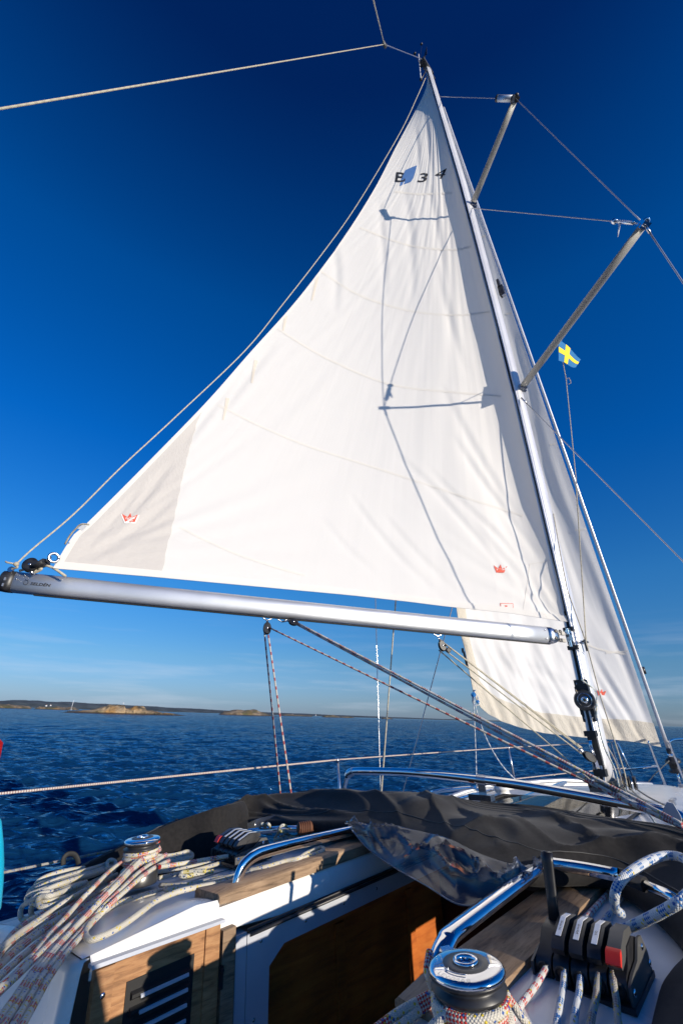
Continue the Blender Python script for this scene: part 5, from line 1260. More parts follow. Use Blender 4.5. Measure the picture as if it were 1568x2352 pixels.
# ================================================================ ROPE CLUTCHES
def clutch(org, yaw, n, lab, open_lane=None, red=None, texts=None):
    t = thing('rope_clutch', lab, 'rope clutch', org, 'banks of rope clutches'); org = Vector(org)
    Y = Vector((math.sin(yaw), math.cos(yaw), 0)); X = Vector((Y.y, -Y.x, 0)); Z = Vector((0, 0, 1)); P = .0425
    def pt(x, y, z): return org+X*x+Y*y+Z*z
    for k in range(n):
        x = (k-(n-1)/2)*P
        b = MB(); prof = [(-.085, .0), (-.092, .028), (-.080, .045), (-.05, .055), (-.02, .082), (.03, .088), (.06, .078), (.092, .052), (.096, .0)]
        b.prism([pt(x-P*.44, y, z) for y, z in prof], X*P*.88); o = obj('housing', b, MT['black'], t, bevel=.004)
        b = MB(); b.lathe(pt(x, -.088, .022), -Y, [(.0135, -.002), (.0155, .004), (.012, .010), (.0105, .0)], 16); obj('rope_eye', b, MT['rubber'], o)
        if k == open_lane:
            b = MB(); e0 = pt(x, .03, .085); e1 = pt(x+.004, .055, .235)
            b.tube([e0, e0.lerp(e1, .3), e0.lerp(e1, .85), e1], [.016, .0145, .0165, .017], 12, flat=.62, up=Y); lv = obj('lever', b, MT['black'], t, bevel=0)
            b = MB(); b.lathe(e1+Z*.0, (e1-e0), [(.010, -.001), (.010, .002), (.007, .002), (.006, -.004)], 16); obj('tip_ring', b, MT['grey_plastic'], lv)
            continue
        b = MB(); lp = [(.050, .088), (.045, .103), (-.01, .108), (-.075, .084), (-.088, .068), (-.082, .056), (-.05, .062), (-.0, .084)]
        b.prism([pt(x-P*.36, y, z) for y, z in lp], X*P*.72); lv = obj('lever', b, MT['black'] if k != red else MT['grey_plastic'], t, bevel=.004)
        d = Vector(); a0, a1 = pt(x, -.008, .1105), pt(x, -.068, .0890)
        if k == red:
            b = MB(); b.prism([pt(x-P*.38, y, z) for y, z in ((-.064, .0895), (-.078, .0855), (-.092, .067), (-.086, .062), (-.066, .080))], X*P*.76); obj('red_tip', b, MT['red'], lv, bevel=.003)
        else:
            L_ = (a1-a0); nn = L_.normalized().cross(X).normalized(); nn = nn if nn.z > 0 else -nn
            b = MB(); q0, q1 = pt(x, .035, .1055), pt(x, -.008, .1095)
            b.prism([pt(x-.0065, .030, .1065), pt(x+.0065, .030, .1065), pt(x+.0065, -.010, .1100), pt(x-.0065, -.010, .1100)], (0, 0, .001)); b.prism([pt(x-.0065, -.010, .1100), pt(x+.0065, -.010, .1100), pt(x+.0065, -.068, .0885), pt(x-.0065, -.068, .0885)], (0, 0, .001)); lb_ = obj('name_strip', b, MT['label'], lv)
            if texts and texts.get(k):
                V, Fc = text_geo(texts[k], 1.0, False); L = max(v.x for v in V); b = MB(); dirv = (pt(0, -.068, .0885)-pt(0, -.010, .11)).normalized(); s_ = .0075; W_ = L*s_
                vs = [b.bm.verts.new(pt(x, -.038, .0997)+dirv*(-W_/2+v.x*s_)+X*(-.002+v.y*s_)+Vector((0, 0, .0016))) for v in V]
                for f_ in Fc: b.face([vs[i] for i in f_])
                obj('strip_lettering', b, MT['ink'], lb_)
    for s in (-1, 1):
        b = MB(); x = s*(n*P/2+.004); b.prism([pt(x-.003, y, z) for y, z in ((-.098, .0), (-.098, .035), (-.06, .045), (.0, .052), (.045, .082), (.075, .078), (.10, .04), (.104, 0))], X*.006); sp_ = obj('side_plate', b, MT['grey_plastic'], t, bevel=.002)
        b = MB()
        for y, z in ((-.082, .022), (.055, .062), (.09, .02)): b.lathe(pt(x+s*.003, y, z), X*s, [(.008, 0), (.007, .004), (.002, .005)], 12)
        obj('bolt', b, MT['chrome'], sp_)
    b = MB(); b.box(pt(0, 0, -.004), (n*P+.02, .21, .012), (X, Y, Z)); obj('base', b, MT['black'], t)
    return t
clutch((.781, -2.955, .012), rad(-2), 5, 'starboard rope clutch bank with one lever raised and three white name strips', open_lane=0, red=4, texts={1: 'Gross Fall', 2: 'Gross Reff', 3: 'Dirk'})
clutch((-.872, -2.862, .032), rad(3), 5, 'port rope clutch bank with lowered levers between the winch and grab rail', red=0)

# ================================================================ LINES UNDER THE BOOM
def rope(name, pts, r, m, label, cat='rope', group=None, k=6, n=10, straight=False, parent=None):
    b = MB(); P = cr(pts, k) if not straight else sum([lin(a, c, 12)[:-1] for a, c in zip(pts, pts[1:])], [])+[Vector(pts[-1])]
    b.tube(P, r, n); o = obj(name, b, MT[m], parent)
    if parent is None: _props(o, label, cat, group)
    return o
def boom_pt(px, down=.0):       # on the boom's lower edge
    lo, hi = 0.0, BL
    for _ in range(30):
        mid = (lo+hi)/2; x, y = proj(BA+bd*mid-bz*.07)
        if x < px: lo = mid
        else: hi = mid
    return BA+bd*lo-bz*(.07+down)
def hang_block(px, name_lab, drop, r, ax=(.8, -.55, .1), n=1):
    p = boom_pt(px); t = thing('block', name_lab, 'block', p)
    b = MB(); b.tube([p+bd*(-.03), p+bd*(-.03)-bz*.012, p-bz*.026, p+bd*.03-bz*.012, p+bd*.03], .005, 8); obj('bail', b, MT['steel'], t)
    q = p+Vector(drop); b = MB(); b.tube([p-bz*.026, p.lerp(q, .62)], .006, 8); obj('shackle', b, MT['steel'], t)
    ax = Vector(ax).normalized(); dd = (q-p).normalized()
    b = MB(); 
    for s in (-1, 1): b.loft([[q+ax*s*(.012+.004*h_)+(dd*math.cos(a_)*1.45+dd.cross(ax)*math.sin(a_))*r*(1-.12*h_) for a_ in [2*math.pi*i/20 for i in range(20)]] for h_ in (0, 1)])
    b.tube([q-dd*r*1.45-ax*.014, q-dd*r*1.45+ax*.014], .008, 8); obj('cheek', b, MT['black'], t, bevel=0)
    b = MB(); b.lathe(q-ax*.009, ax, [(r*.8, 0), (r*.62, .009), (r*.8, .018)], 18); obj('sheave', b, MT['grey_plastic'], t)
    b = MB(); b.lathe(q+ax*.016, ax, [(.008, 0), (.006, .003), (.001, .004)], 10); obj('pin', b, MT['steel'], t)
    return t, q
tA, qA = hang_block(614, 'black block hanging upright under the middle of the boom', (.0, .0, -.085), .030)
tB, qB = hang_block(648, 'black block pulled sideways beside the first one under the boom', (.07, .05, -.035), .026)
tC, qC = hang_block(1004, 'black double block of the vang hanging under the forward boom', (.01, .03, -.10), .030)
for q, l in ((at(643, 1818, y=-2.15), 'left one of two red flecked ropes dropping from the boom to the canvas'), (at(668, 1818, y=-2.15), 'right one of two red flecked ropes dropping from the boom to the canvas')):
    st = qA+Vector((-.022, -.01, -.01)) if 'left' in l else qA+Vector((.015, .0, -.05))
    rope('hanging_rope', [st, q, q+(q-st).normalized()*.12], .0062, 'rope_sheet', l, straight=True)
E1 = at(1568, 1900, y=-2.05); E1b = at(1600, 1918, y=-2.08)
rope('mainsheet', [qB+Vector((.02, .01, -.005)), at(1450, 1835, y=-1.95)+Vector((0, 0, .008)), E1+Vector((0, 0, .01))], .0072, 'rope_main', 'thick upper part of the mainsheet slanting from the boom to the starboard coachroof', straight=True)
rope('mainsheet', [qB+Vector((.025, .012, -.02)), at(1440, 1840, y=-1.95), E1], .0068, 'rope_main', 'grey flecked rope running tight beside the thick mainsheet part', straight=True)
rope('mainsheet', [qA+Vector((.03, .0, .0)), at(1380, 1812, y=-1.80), at(1420, 1835, y=-1.86), E1b], .0058, 'rope_sheet', 'thin lower mainsheet part slanting from the upright block to starboard', straight=True)
# vang purchase
vm = mastc(.27)+Vector((0, -.19, .06))
VB = at(1352, 1738, x=-.02)
t = thing('block', 'black vang block at the foot of the mast, leaning back towards the boom', 'block', VB)
dv = (qC-VB).normalized(); axv = Vector((.8, -.5, -.1)); axv = (axv-dv*axv.dot(dv)).normalized()
b = MB()
for s in (-1, 1): b.loft([[VB+axv*s*(.014+.004*h_)+(dv*math.cos(a_)*1.9+dv.cross(axv)*math.sin(a_))*.030*(1-.12*h_) for a_ in [2*math.pi*i/20 for i in range(20)]] for h_ in (0, 1)])
obj('cheek', b, MT['black'], t)
b = MB(); b.lathe(VB-axv*.01, axv, [(.024, 0), (.018, .01), (.024, .02)], 18); obj('sheave', b, MT['steel'], t)
b = MB(); b.sphere(VB+dv*.085, .017, 2); b.tube([VB+dv*.05, VB+dv*.085], .010, 8); b.tube([VB-dv*.05, vm], .006, 8); obj('swivel', b, MT['steel'], t)
t2_ = qC+Vector((.035, .03, -.035))
b = MB(); b.lathe(t2_-axv*.009, axv, [(.016, 0), (.020, .004), (.020, .014), (.016, .018)], 18); obj('lower_sheave', b, MT['black'], tC)
for i, (o1, o2, l) in enumerate(((Vector((.01, 0, .03)), Vector((0, 0, .03)), 'uppermost vang rope from the boom block to the mast foot block'), (Vector((.03, 0, .01)), Vector((.0, .0, .015)), 'second vang rope, just under the uppermost one'), (Vector((-.0, 0, -.02)), Vector((-.01, 0, -.015)), 'third vang rope, crossing ahead of the headsail clew'))):
    rope('vang_rope', [qC+o1, VB+dv*.06+o2], .0052, 'line', l, 'rope', straight=True)
rope('vang_rope', [qC+Vector((-.03, -.01, -.03)), at(1250, 1700, y=-.2), at(1378, 1812, y=-.2)], .0052, 'line', 'lowest vang rope, the tail leading down to the foot of the mast', straight=True)
# halyards on the starboard side of the mast
rope('halyard', [at(1270, 1180, x=.07), at(1300, 1350, x=.09), at(1345, 1475, x=.11), at(1378, 1600, x=.14), at(1432, 1770, x=.17), at(1440, 1806, x=.18)], .0048, 'line', 'cream halyard slanting down the starboard side of the mast to the deck', straight=True)
rope('halyard', [at(1322, 1120, x=.30), at(1345, 1478, x=.12), at(1352, 1500, x=.10)], .0042, 'line', 'thin halyard end tied to the cleat on the side of the mast', straight=True)
rope('furling_line', [at(1333, 1560, x=.05), at(1366, 1590, x=.06), at(1370, 1650, x=.07), at(1385, 1712, x=.09), at(1410, 1765, x=.11), at(1421, 1808, x=.13)], .0062, 'rope_green', 'blue green flecked furling line curving down the mast to the foot blocks', k=8)
rope('furling_line', [at(1320, 1583, x=-.03), at(1345, 1630, x=-.01), at(1385, 1700, x=.03), at(1413, 1750, x=.08), at(1430, 1808, x=.15)], .0055, 'rope_grey', 'grey furling line crossing the mast below the round unit', k=8)
for i, (x0, x1) in enumerate(((1312, 1367), (1326, 1382))):
    rope('halyard', [at(x0, 1470, x=-.07), at((x0+x1)/2+4, 1640, x=-.07), at(x1, 1800, x=-.07)], .0045, 'line', ('left' if i == 0 else 'right')+' one of the dark halyards running down the port side of the mast', straight=True)
b = MB(); c = at(1345, 1482, x=.09); b.box(c, (.02, .02, .10)); b.box(c+Vector((0, 0, .03)), (.022, .12, .015)); obj('mast_cleat', b, MT['grey_plastic'], mast, bevel=.004)
for i, (dx, m_, l) in enumerate(((.13, 'rope_green', 'blue green flecked line running aft along the deck from the foot blocks'), (.165, 'line', 'cream line running aft along the deck from the middle foot block'), (.20, 'rope_grey', 'grey line running aft along the deck from the outer foot block'), (.10, 'rope_cream', 'white line running aft along the deck nearest the mast'))):
    rope('deck_line', [Vector((dx, -.03, .03)), Vector((dx+.12+.03*i, -.4, .025)), Vector((dx+.34+.06*i, -.9, .02)), Vector((dx+.5+.07*i, -1.4, .02)), Vector((.72+.043*i, -1.9, .02))], .0055, m_, l, k=8)
b = MB(); c = Vector((.80, -1.0, roofz(.8, -1.0)+.02)); b.box(c, (.20, .07, .03)); b.lathe(c+Vector((-.05, 0, .012)), (0, 0, 1), [(.03, 0), (.032, .01), (.02, .02)], 16); b.lathe(c+Vector((.05, 0, .012)), (0, 0, 1), [(.03, 0), (.032, .01), (.02, .02)], 16); obj('deck_organiser', b, MT['black'], label='black organiser with sheaves turning the deck lines at the right edge', cat='deck organiser', bevel=.003)
# headsail sheets, clew knots
rope('headsail_sheet', [CL, at(1088, 1640, x=-1.32), at(1092, 1730, x=-1.40), at(1094, 1812, x=-1.45)], .0058, 'rope_blue', 'speckled headsail sheet dropping straight down from the clew', straight=True)
rope('headsail_sheet', [CL, at(1096, 1640, x=-1.25), at(1118, 1700, x=-1.2), at(1150, 1755, x=-1.15), at(1182, 1790, x=-1.1)], .0055, 'rope_blue', 'slack headsail sheet curving forward from the clew to the stanchion foot', k=8)
b = MB(); b.sphere(CL+Vector((0, 0, -.02)), .024, 2, (1, 1, 1.4), nz=.5); b.tube(cr([CL+Vector((.03, 0, .03)), CL, CL+Vector((-.02, 0, -.1)), CL+Vector((.03, .03, -.12)), CL+Vector((.02, .04, .0))], 5), .007, 8); b.sphere(CL+Vector((.02, .03, -.09)), .018, 2, nz=.5); obj('clew_knot', b, MT['rope_blue'], label='knotted bowlines of the sheets at the headsail clew', cat='knot')
rope('furling_line', [at(1535, 1748, x=.05), at(1500, 1780, x=-.3), at(1475, 1812, x=-.5)], .005, 'line', 'white furling line leading aft from the drum along the pulpit', straight=True)
# lifelines
rope('lifeline', [Vector((-1.68, -5.2, .33)), at(0, 1823, x=-1.66), t1], .0058, 'lifeline', 'upper white lifeline from the left edge of the picture to the first stanchion', straight=True)
rope('lifeline', [t1, at(940, 1733, x=-1.5), t2, at(1403, 1704, x=-.66)], .0050, 'lifeline', 'upper lifeline from the first stanchion forward to the bow rail', straight=True)
rope('lifeline', [at(1182, 1789, x=-1.2), at(1300, 1776, x=-.95), at(1436, 1764, x=-.62)], .0050, 'lifeline', 'lower lifeline between the forward stanchion and the bow rail', straight=True)
rope('lifeline', [at(0, 2006, x=-1.66), at(60, 1994, x=-1.64), at(150, 1975, x=-1.62), at(300, 1945, x=-1.6)], .0058, 'rope_grey', 'shaded lower lifeline at the left edge behind the coiled rope', straight=True)
# flag halyard and flag
_k0, _k1 = 0.0, 1.0; _r = mastc(4.08)+Vector((.05, 0, 0))
for _ in range(30):
    _m = (_k0+_k1)/2
    if proj(_r.lerp(LOW_T, _m))[0] < 1281: _k0 = _m
    else: _k1 = _m
fh0 = _r.lerp(LOW_T, _k0)
def fl(px, py, x): return at(px, py, x=fh0.x-(fh0.x-.11)*((py-752)/726)**.8 if py > 752 else fh0.x)
rope('flag_halyard', [fh0, fl(1284, 790, .72), fl(1299, 870, .75), fl(1322, 1100, .85), fl(1331, 1250, .95), fl(1345, 1470, 1.0)], .0042, 'line', 'thin double flag halyard hanging from the lower spreader', straight=True)
b = MB(); kk = fl(1299, 872, .75); b.tube(cr([kk, kk+Vector((.03, .01, .01)), kk+Vector((.035, .01, -.06)), kk+Vector((.01, 0, -.07))], 5), .0035, 6); obj('halyard_tail', b, MT['line'], label='small loose loop of line tied on the flag halyard', cat='knot')
flag = thing('flag', 'small blue flag with a yellow cross flying from the spreader halyard', 'flag', fl(1284, 790, .72))
TLf, BLf = fl(1282, 778, 0), fl(1282, 828, 0)
TRf, BRf = at(1333, 823, x=TLf.x+.05), at(1321, 844, x=BLf.x+.05)
def fpt(u, v): 
    p = TLf.lerp(TRf, u).lerp(BLf.lerp(BRf, u), v); return p+Vector((.02, -.05, 0))*math.sin(u*5.5+v*.8)*u*.5
b = MB(); b.grid([[fpt(j/30, i/16) for j in range(31)] for i in range(17)]); obj('blue_field', b, MT['flagblue'], flag, sharp=180)
for sd_ in (-1, 1):
    b = MB(); vg = {}
    o_ = Vector((sd_*.0025, -sd_*.0025, 0))
    for i in range(16):
        for j in range(30):
            if not (9 <= j < 15 or 6 <= i < 10): continue
            q4 = []
            for a_, c_ in ((i, j), (i, j+1), (i+1, j+1), (i+1, j)):
                if (a_, c_) not in vg: vg[(a_, c_)] = b.bm.verts.new(fpt(c_/30, a_/16)+o_)
                q4.append(vg[(a_, c_)])
            b.face(q4, True)
    obj('yellow_cross', b, MT['flagyellow'], flag, sharp=180)

# ================================================================ ROPES ON DECK
def rz(pts, z0, z1=None, f=Zb):
    n = len(pts); z1 = z0 if z1 is None else z1
    return [at(*f(*p), z=z0+(z1-z0)*i/(n-1)) for i, p in enumerate(pts)]
RR_ = .0088
# working tail wrapped on the port winch, from the clutch
wr = [WP+Vector((math.cos(a), math.sin(a), 0))*(.066+.0)+Vector((0, 0, .070+.017*(a-1.2)/6.28)) for a in [1.2-i*.35+6.28*3 for i in range(54)]]
wraps = rope('winch_wraps', list(reversed(wr)), RR_, 'rope_red', 'turns of red flecked rope wound on the port winch drum', k=1)
rope('halyard_tail', rz([(1340, 492), (1150, 520), (1000, 545), (850, 570), (735, 588), (650, 600)], .055, .10, Z5), .0085, 'rope_red', 'red flecked rope leading from the port clutches to the port winch')
specs = [
 ('uppermost red flecked tail leaving the port winch head for the lower left corner', [(640, 365, .165), (560, 400, .15), (480, 440, .13), (350, 530, .11), (200, 640, .10), (60, 780, .09), (-60, 900, .07), (-200, 1060, .05), (-330, 1200, .02), (-450, 1350, -.02), (-640, 1560, -.05), (-800, 1700, -.08)]),
 ('second red flecked tail, left one of the wide pair crossing the port winch drum', [(645, 420, .135), (560, 455, .13), (470, 520, .12), (370, 615, .11), (240, 750, .10), (110, 880, .08), (-10, 1010, .06), (-150, 1160, .02), (-330, 1350, -.02), (-500, 1560, -.05), (-640, 1760, -.08)]),
 ('third red flecked tail, right one of the wide pair crossing the port winch drum', [(650, 445, .125), (575, 490, .12), (500, 540, .115), (400, 630, .105), (270, 770, .095), (140, 905, .075), (20, 1030, .055), (-120, 1180, .02), (-290, 1370, -.02), (-450, 1570, -.05), (-590, 1780, -.08)]),
 ('fourth red flecked tail running down over the port winch base', [(705, 490, .10), (640, 530, .10), (560, 580, .10), (450, 660, .10), (310, 795, .09), (170, 930, .07), (50, 1060, .05), (-80, 1200, .02), (-240, 1380, -.02), (-400, 1580, -.06), (-530, 1800, -.09)]),
 ('lowest red flecked tail hugging the port winch base', [(730, 545, .085), (660, 580, .09), (590, 615, .095), (480, 695, .095), (340, 815, .085), (200, 940, .07), (80, 1070, .045), (-50, 1210, .015), (-200, 1390, -.02), (-340, 1590, -.06), (-470, 1820, -.09)])]
def rampz(pts, z1=.15, n0=6):
    d = (pts[-1][0]-pts[-2][0], pts[-1][1]-pts[-2][1]); pts = list(pts)+[(pts[-1][0]+d[0]*k, pts[-1][1]+d[1]*k, 0) for k in (1, 2.2, 3.5)]
    n = len(pts); return [(x, y, max(z, .04)+(z1-.04)*max(0, (i-n0)/(n-1-n0))**1.2) for i, (x, y, z) in enumerate(pts)]
for l, pts in specs: rope('rope_tail', [at(*Z5(x, y), z=z) for x, y, z in rampz(pts)], RR_, 'rope_red', l, group=None)
left = [
 ('long red flecked tail arching over the lower left corner, outermost', [(1180, 590, .04), (1000, 670, .04), (800, 770, .04), (620, 860, .04), (450, 930, .03), (300, 1010, .02), (150, 1120, .0), (40, 1260, -.03), (-60, 1420, -.08)], 'rope_red'),
 ('red flecked tail just inside the outermost one at the lower left', [(1180, 620, .03), (950, 740, .035), (700, 880, .03), (500, 990, .02), (330, 1090, .01), (180, 1200, -.01), (50, 1310, -.04), (-60, 1450, -.08)], 'rope_red'),
 ('red flecked tail with a dark shaded underside at the lower left', [(1150, 700, .02), (900, 830, .02), (700, 930, .02), (520, 1060, .01), (380, 1160, .0), (200, 1300, -.03), (60, 1420, -.06), (-50, 1530, -.09)], 'rope_red'),
 ('cream rope tail between the red flecked ones at the lower left', [(1000, 720, .02), (800, 850, .02), (640, 960, .01), (440, 1080, .0), (280, 1200, -.01), (120, 1340, -.04), (0, 1450, -.07), (-60, 1520, -.09)], 'rope_cream')]
for l, pts, m_ in left: rope('rope_tail', [at(*Zb(x, y), z=z) for x, y, z in rampz(pts, .11, 5)], RR_, m_, l)
coil = [
 ('top cream bight of the rope coil left of the port winch', [(1290, 320, .01), (1110, 415, .02), (900, 450, .04), (700, 478, .06), (520, 528, .06), (410, 585, .05), (370, 640, .03), (360, 690, .0)]),
 ('second cream bight of the coil, just below the top one', [(1290, 360, .01), (1100, 450, .02), (880, 490, .05), (680, 535, .06), (480, 600, .06), (350, 660, .05), (300, 720, .03), (300, 780, .0)]),
 ('third cream bight of the coil, doubling back at its left end', [(1250, 400, .01), (1080, 480, .03), (870, 540, .06), (680, 610, .07), (480, 670, .07), (340, 720, .06), (285, 755, .05), (300, 800, .04), (420, 780, .05), (600, 700, .06), (850, 610, .05)]),
 ('cream loop standing out at the left end of the coil', [(900, 600, .05), (700, 680, .06), (540, 740, .07), (450, 745, .07), (400, 780, .06), (420, 850, .05), (520, 850, .05), (700, 790, .05), (900, 710, .04), (1080, 640, .03)]),
 ('cream rope hanging down from the left end of the coil', [(560, 700, .07), (440, 720, .07), (370, 760, .06), (335, 850, .03), (330, 930, .0), (380, 975, -.01), (520, 930, .01), (720, 850, .02)]),
 ('outer cream strand lying lowest at the left end of the coil', [(700, 760, .04), (500, 800, .05), (330, 800, .04), (240, 850, .02), (215, 930, .0), (250, 990, -.02), (400, 960, 0)]),
 ('shaded grey strand in the middle of the coil', [(1230, 430, .0), (1050, 500, .02), (850, 570, .03), (650, 660, .05), (500, 730, .05), (450, 790, .04)]),
 ('second shaded grey strand in the coil, nearest the red tails', [(1220, 470, .0), (1050, 560, .02), (880, 640, .03), (700, 730, .04), (560, 800, .04), (470, 860, .03)]),
 ('short cream rope turned up and over the back of the coil', [(1180, 560, .02), (1130, 480, .04), (1120, 410, .05), (1150, 370, .06), (1200, 380, .05), (1210, 430, .04), (1190, 480, .02)])]
for l, pts in coil: rope('coiled_rope', [at(*Zb(x, y), z=z) for x, y, z in pts], RR_*1.06, 'rope_cream', l)
extra = [
 ('extra red flecked tail close beside the wide pair over the port winch', 5, [(648, 432, .13), (568, 472, .125), (485, 530, .12), (385, 622, .11), (255, 760, .10), (125, 892, .08), (5, 1020, .06), (-136, 1168, .04), (-312, 1360, .04), (-476, 1566, .04), (-616, 1770, .04)], 'rope_red', Z5),
 ('extra red flecked tail fanning left of the uppermost one', 5, [(620, 480, .12), (520, 540, .11), (400, 640, .10), (270, 760, .08), (120, 880, .06), (-30, 1010, .05), (-190, 1150, .05), (-360, 1310, .05), (-540, 1490, .05), (-700, 1640, .05)], 'rope_red', Z5),
 ('cream rope lying across the middle of the pile left of the port winch', 5, [(1220, 520, .05), (1040, 610, .06), (860, 700, .06), (690, 800, .06), (540, 900, .05), (380, 1010, .05), (220, 1120, .05), (80, 1230, .05), (-40, 1330, .05)], 'rope_cream', Zb),
 ('shaded red flecked rope buried under the fan of tails', 5, [(1200, 660, .03), (1050, 760, .03), (880, 860, .03), (740, 960, .03), (600, 1060, .03), (450, 1190, .03), (300, 1320, .03), (150, 1450, .03), (30, 1560, .03)], 'rope_red', Zb)]
for l, n_, pts, m_, zf in extra: rope('rope_tail', [at(*zf(x, y), z=z) for x, y, z in rampz(pts, .13, n_)], RR_, m_, l)
for i, (dx, dy) in enumerate(((-8, 22), (6, -18), (14, 36))):
    rope('coiled_rope', [at(*Zb(x+dx, y+dy), z=z+.004*i) for x, y, z in ((1230, 380, .03), (1020, 455, .045), (820, 515, .06), (620, 580, .07), (450, 650, .06), (350, 705, .05), (330, 760, .04), (380, 800, .03))], RR_, 'rope_cream', ('lower', 'upper', 'lowest')[i]+' of three cream strands filling the middle of the rope coil')
roofr = [
 ('cream rope bights on the roof right of the port winch, upper', [(600, 500, .05), (720, 500, .04), (830, 480, .04), (895, 462, .04), (940, 490, .03), (920, 520, .03), (800, 530, .03), (640, 545, .03)], 'rope_cream', 0),
 ('cream rope bights on the roof right of the port winch, lower', [(600, 530, .035), (740, 520, .035), (850, 500, .035), (905, 505, .03), (850, 535, .03), (700, 560, .03), (560, 590, .03)], 'rope_cream', 0),
 ('cream rope running forward under the port clutches, upper', [(640, 640, .03), (760, 625, .02), (900, 600, .02), (1050, 570, .02), (1200, 530, .03)], 'rope_cream', 0),
 ('cream rope with flecks running forward under the port clutches, lower', [(640, 700, .02), (780, 670, .02), (930, 640, .02), (1080, 600, .02), (1250, 545, .03)], 'rope_cream', 0),
 ('yellow flecked rope bight aft of the port clutches', [(1130, 640, .015), (1000, 660, .015), (880, 685, .015), (830, 675, .02), (850, 650, .025), (960, 640, .025), (1060, 635, .025)], 'rope_yellow', 0),
 ('yellow flecked rope end curling out beside the port clutches', [(1370, 235, .03), (1300, 245, .04), (1220, 290, .05), (1160, 340, .05), (1150, 380, .03), (1200, 390, .02), (1260, 395, .02)], 'rope_yellow', 0),
 ('shaded yellow flecked rope behind the port clutches', [(1220, 400, .0), (1100, 430, .0), (980, 460, .0), (960, 480, .0), (1080, 470, .0), (1200, 450, .0)], 'rope_yellow', 0),
 ('doubled cream rope passing under the port grab rail', [(1560, 590, .06), (1420, 650, .05), (1280, 690, .045), (1200, 700, .04), (1000, 740, .03), (820, 765, .025), (650, 765, .02)], 'rope_cream', 0),
 ('second cream strand passing under the port grab rail', [(1480, 650, .055), (1330, 690, .045), (1180, 720, .04), (1050, 755, .03), (900, 785, .03), (740, 805, .03), (690, 790, .03)], 'rope_cream', 0),
 ('large cream loop swinging out over the white roof edge by the door', [(1560, 700, .07), (1300, 745, .05), (1200, 745, .05), (900, 800, .075), (740, 850, .075), (610, 910, .07), (500, 990, .07), (380, 1080, .065), (240, 1170, .06), (110, 1230, .055), (20, 1250, .05), (-20, 1190, .05), (30, 1100, .05), (150, 1000, .05), (300, 920, .04), (450, 870, .03), (620, 820, .02)], 'rope_cream', 0)]
for l, pts, m_, _ in roofr: rope('slack_rope', [at(*Z5(x, y), z=z) for x, y, z in pts], .0088 if 'loop' not in l else .0095, m_, l)
# knot of yellow flecked rope hung on the hood bow
def Z7(x, y): return (488.0+.2197*x, 1837.3+.2197*y)
for i, pts in enumerate(([(470, 340, .05), (490, 290, .09), (520, 250, .13), (540, 280, .10), (530, 350, .05)], [(540, 330, .06), (560, 260, .12), (590, 255, .13), (600, 300, .09), (560, 340, .06), (620, 350, .05)], [(650, 400, .04), (690, 340, .08), (700, 290, .11), (740, 265, .12), (780, 290, .10), (770, 340, .07), (730, 380, .05), (700, 380, .05)], [(700, 330, .09), (740, 330, .09), (800, 370, .05), (850, 385, .05), (900, 370, .05)])):
    rope('hung_rope', [at(*Z7(x, y), z=z) for x, y, z in pts], .0075, 'rope_yellow', ('left strand', 'second strand', 'knotted loop', 'tail')[i]+' of the yellow flecked rope hung over the port hood bow')
for i, pts in enumerate(([(640, 420, .05), (760, 400, .05), (880, 400, .05), (910, 430, .045), (860, 460, .04), (700, 480, .04)], [(650, 480, .045), (900, 440, .045), (1050, 410, .045), (1150, 375, .05), (1200, 390, .045)], [(380, 740, .06), (560, 700, .07), (760, 640, .075), (900, 610, .08), (960, 570, .08), (1050, 530, .08), (1130, 500, .08), (1160, 520, .08), (1090, 560, .075), (950, 605, .075), (860, 650, .07), (700, 680, .06), (500, 700, .05)])):
    rope('slack_rope', [at(*Z7(x, y), z=z) for x, y, z in pts], .0085, 'rope_cream' if i != 1 else 'rope_blue', ('cream rope bight lying forward of the port clutches', 'blue dotted rope beside the foot of the port hood bow', 'cream rope lying on the teak plank under the port grab rail')[i])
# starboard side
clp = [(.703, 'rope_redbig', 'red ticked rope entering the leftmost starboard clutch', [(735, 700), (650, 840), (540, 985), (470, 1100)]), (.747, 'rope_blue', 'blue flecked rope entering the second starboard clutch', [(825, 745), (815, 860), (790, 1000), (770, 1110), (760, 1200)]),
       (.787, 'rope_blue', 'blue flecked rope entering the third starboard clutch', [(925, 790), (915, 900), (895, 1000), (880, 1110), (870, 1200)]), (.831, 'rope_grey', 'plain pale rope entering the fourth starboard clutch', [(1030, 850), (1022, 920), (1000, 1020), (985, 1110), (975, 1200)]), (.869, 'rope_grey', 'plain pale rope entering the rightmost starboard clutch', [(1140, 890), (1150, 960), (1155, 1040), (1165, 1110), (1175, 1200)])]
for x0, m_, l, pts in clp:
    P = [at(*Z6(x, y), z=.040-.008*i) for i, (x, y) in enumerate(pts)]; P = [P[0]+(P[0]-P[1]).normalized()*.05]+P
    rope('clutch_rope', P, .0075, m_, l)
rope('clutch_rope', [at(*Z6(x, y), z=.03) for x, y in ((930, 470), (1000, 380), (1080, 290), (1110, 250))], .0075, 'rope_redbig', 'red ticked rope running forward out of the starboard clutches')
rope('clutch_rope', [at(*Z6(x, y), z=.03) for x, y in ((1020, 500), (1080, 430), (1140, 350), (1200, 280))], .0075, 'rope_blue', 'blue flecked rope running forward out of the starboard clutches')
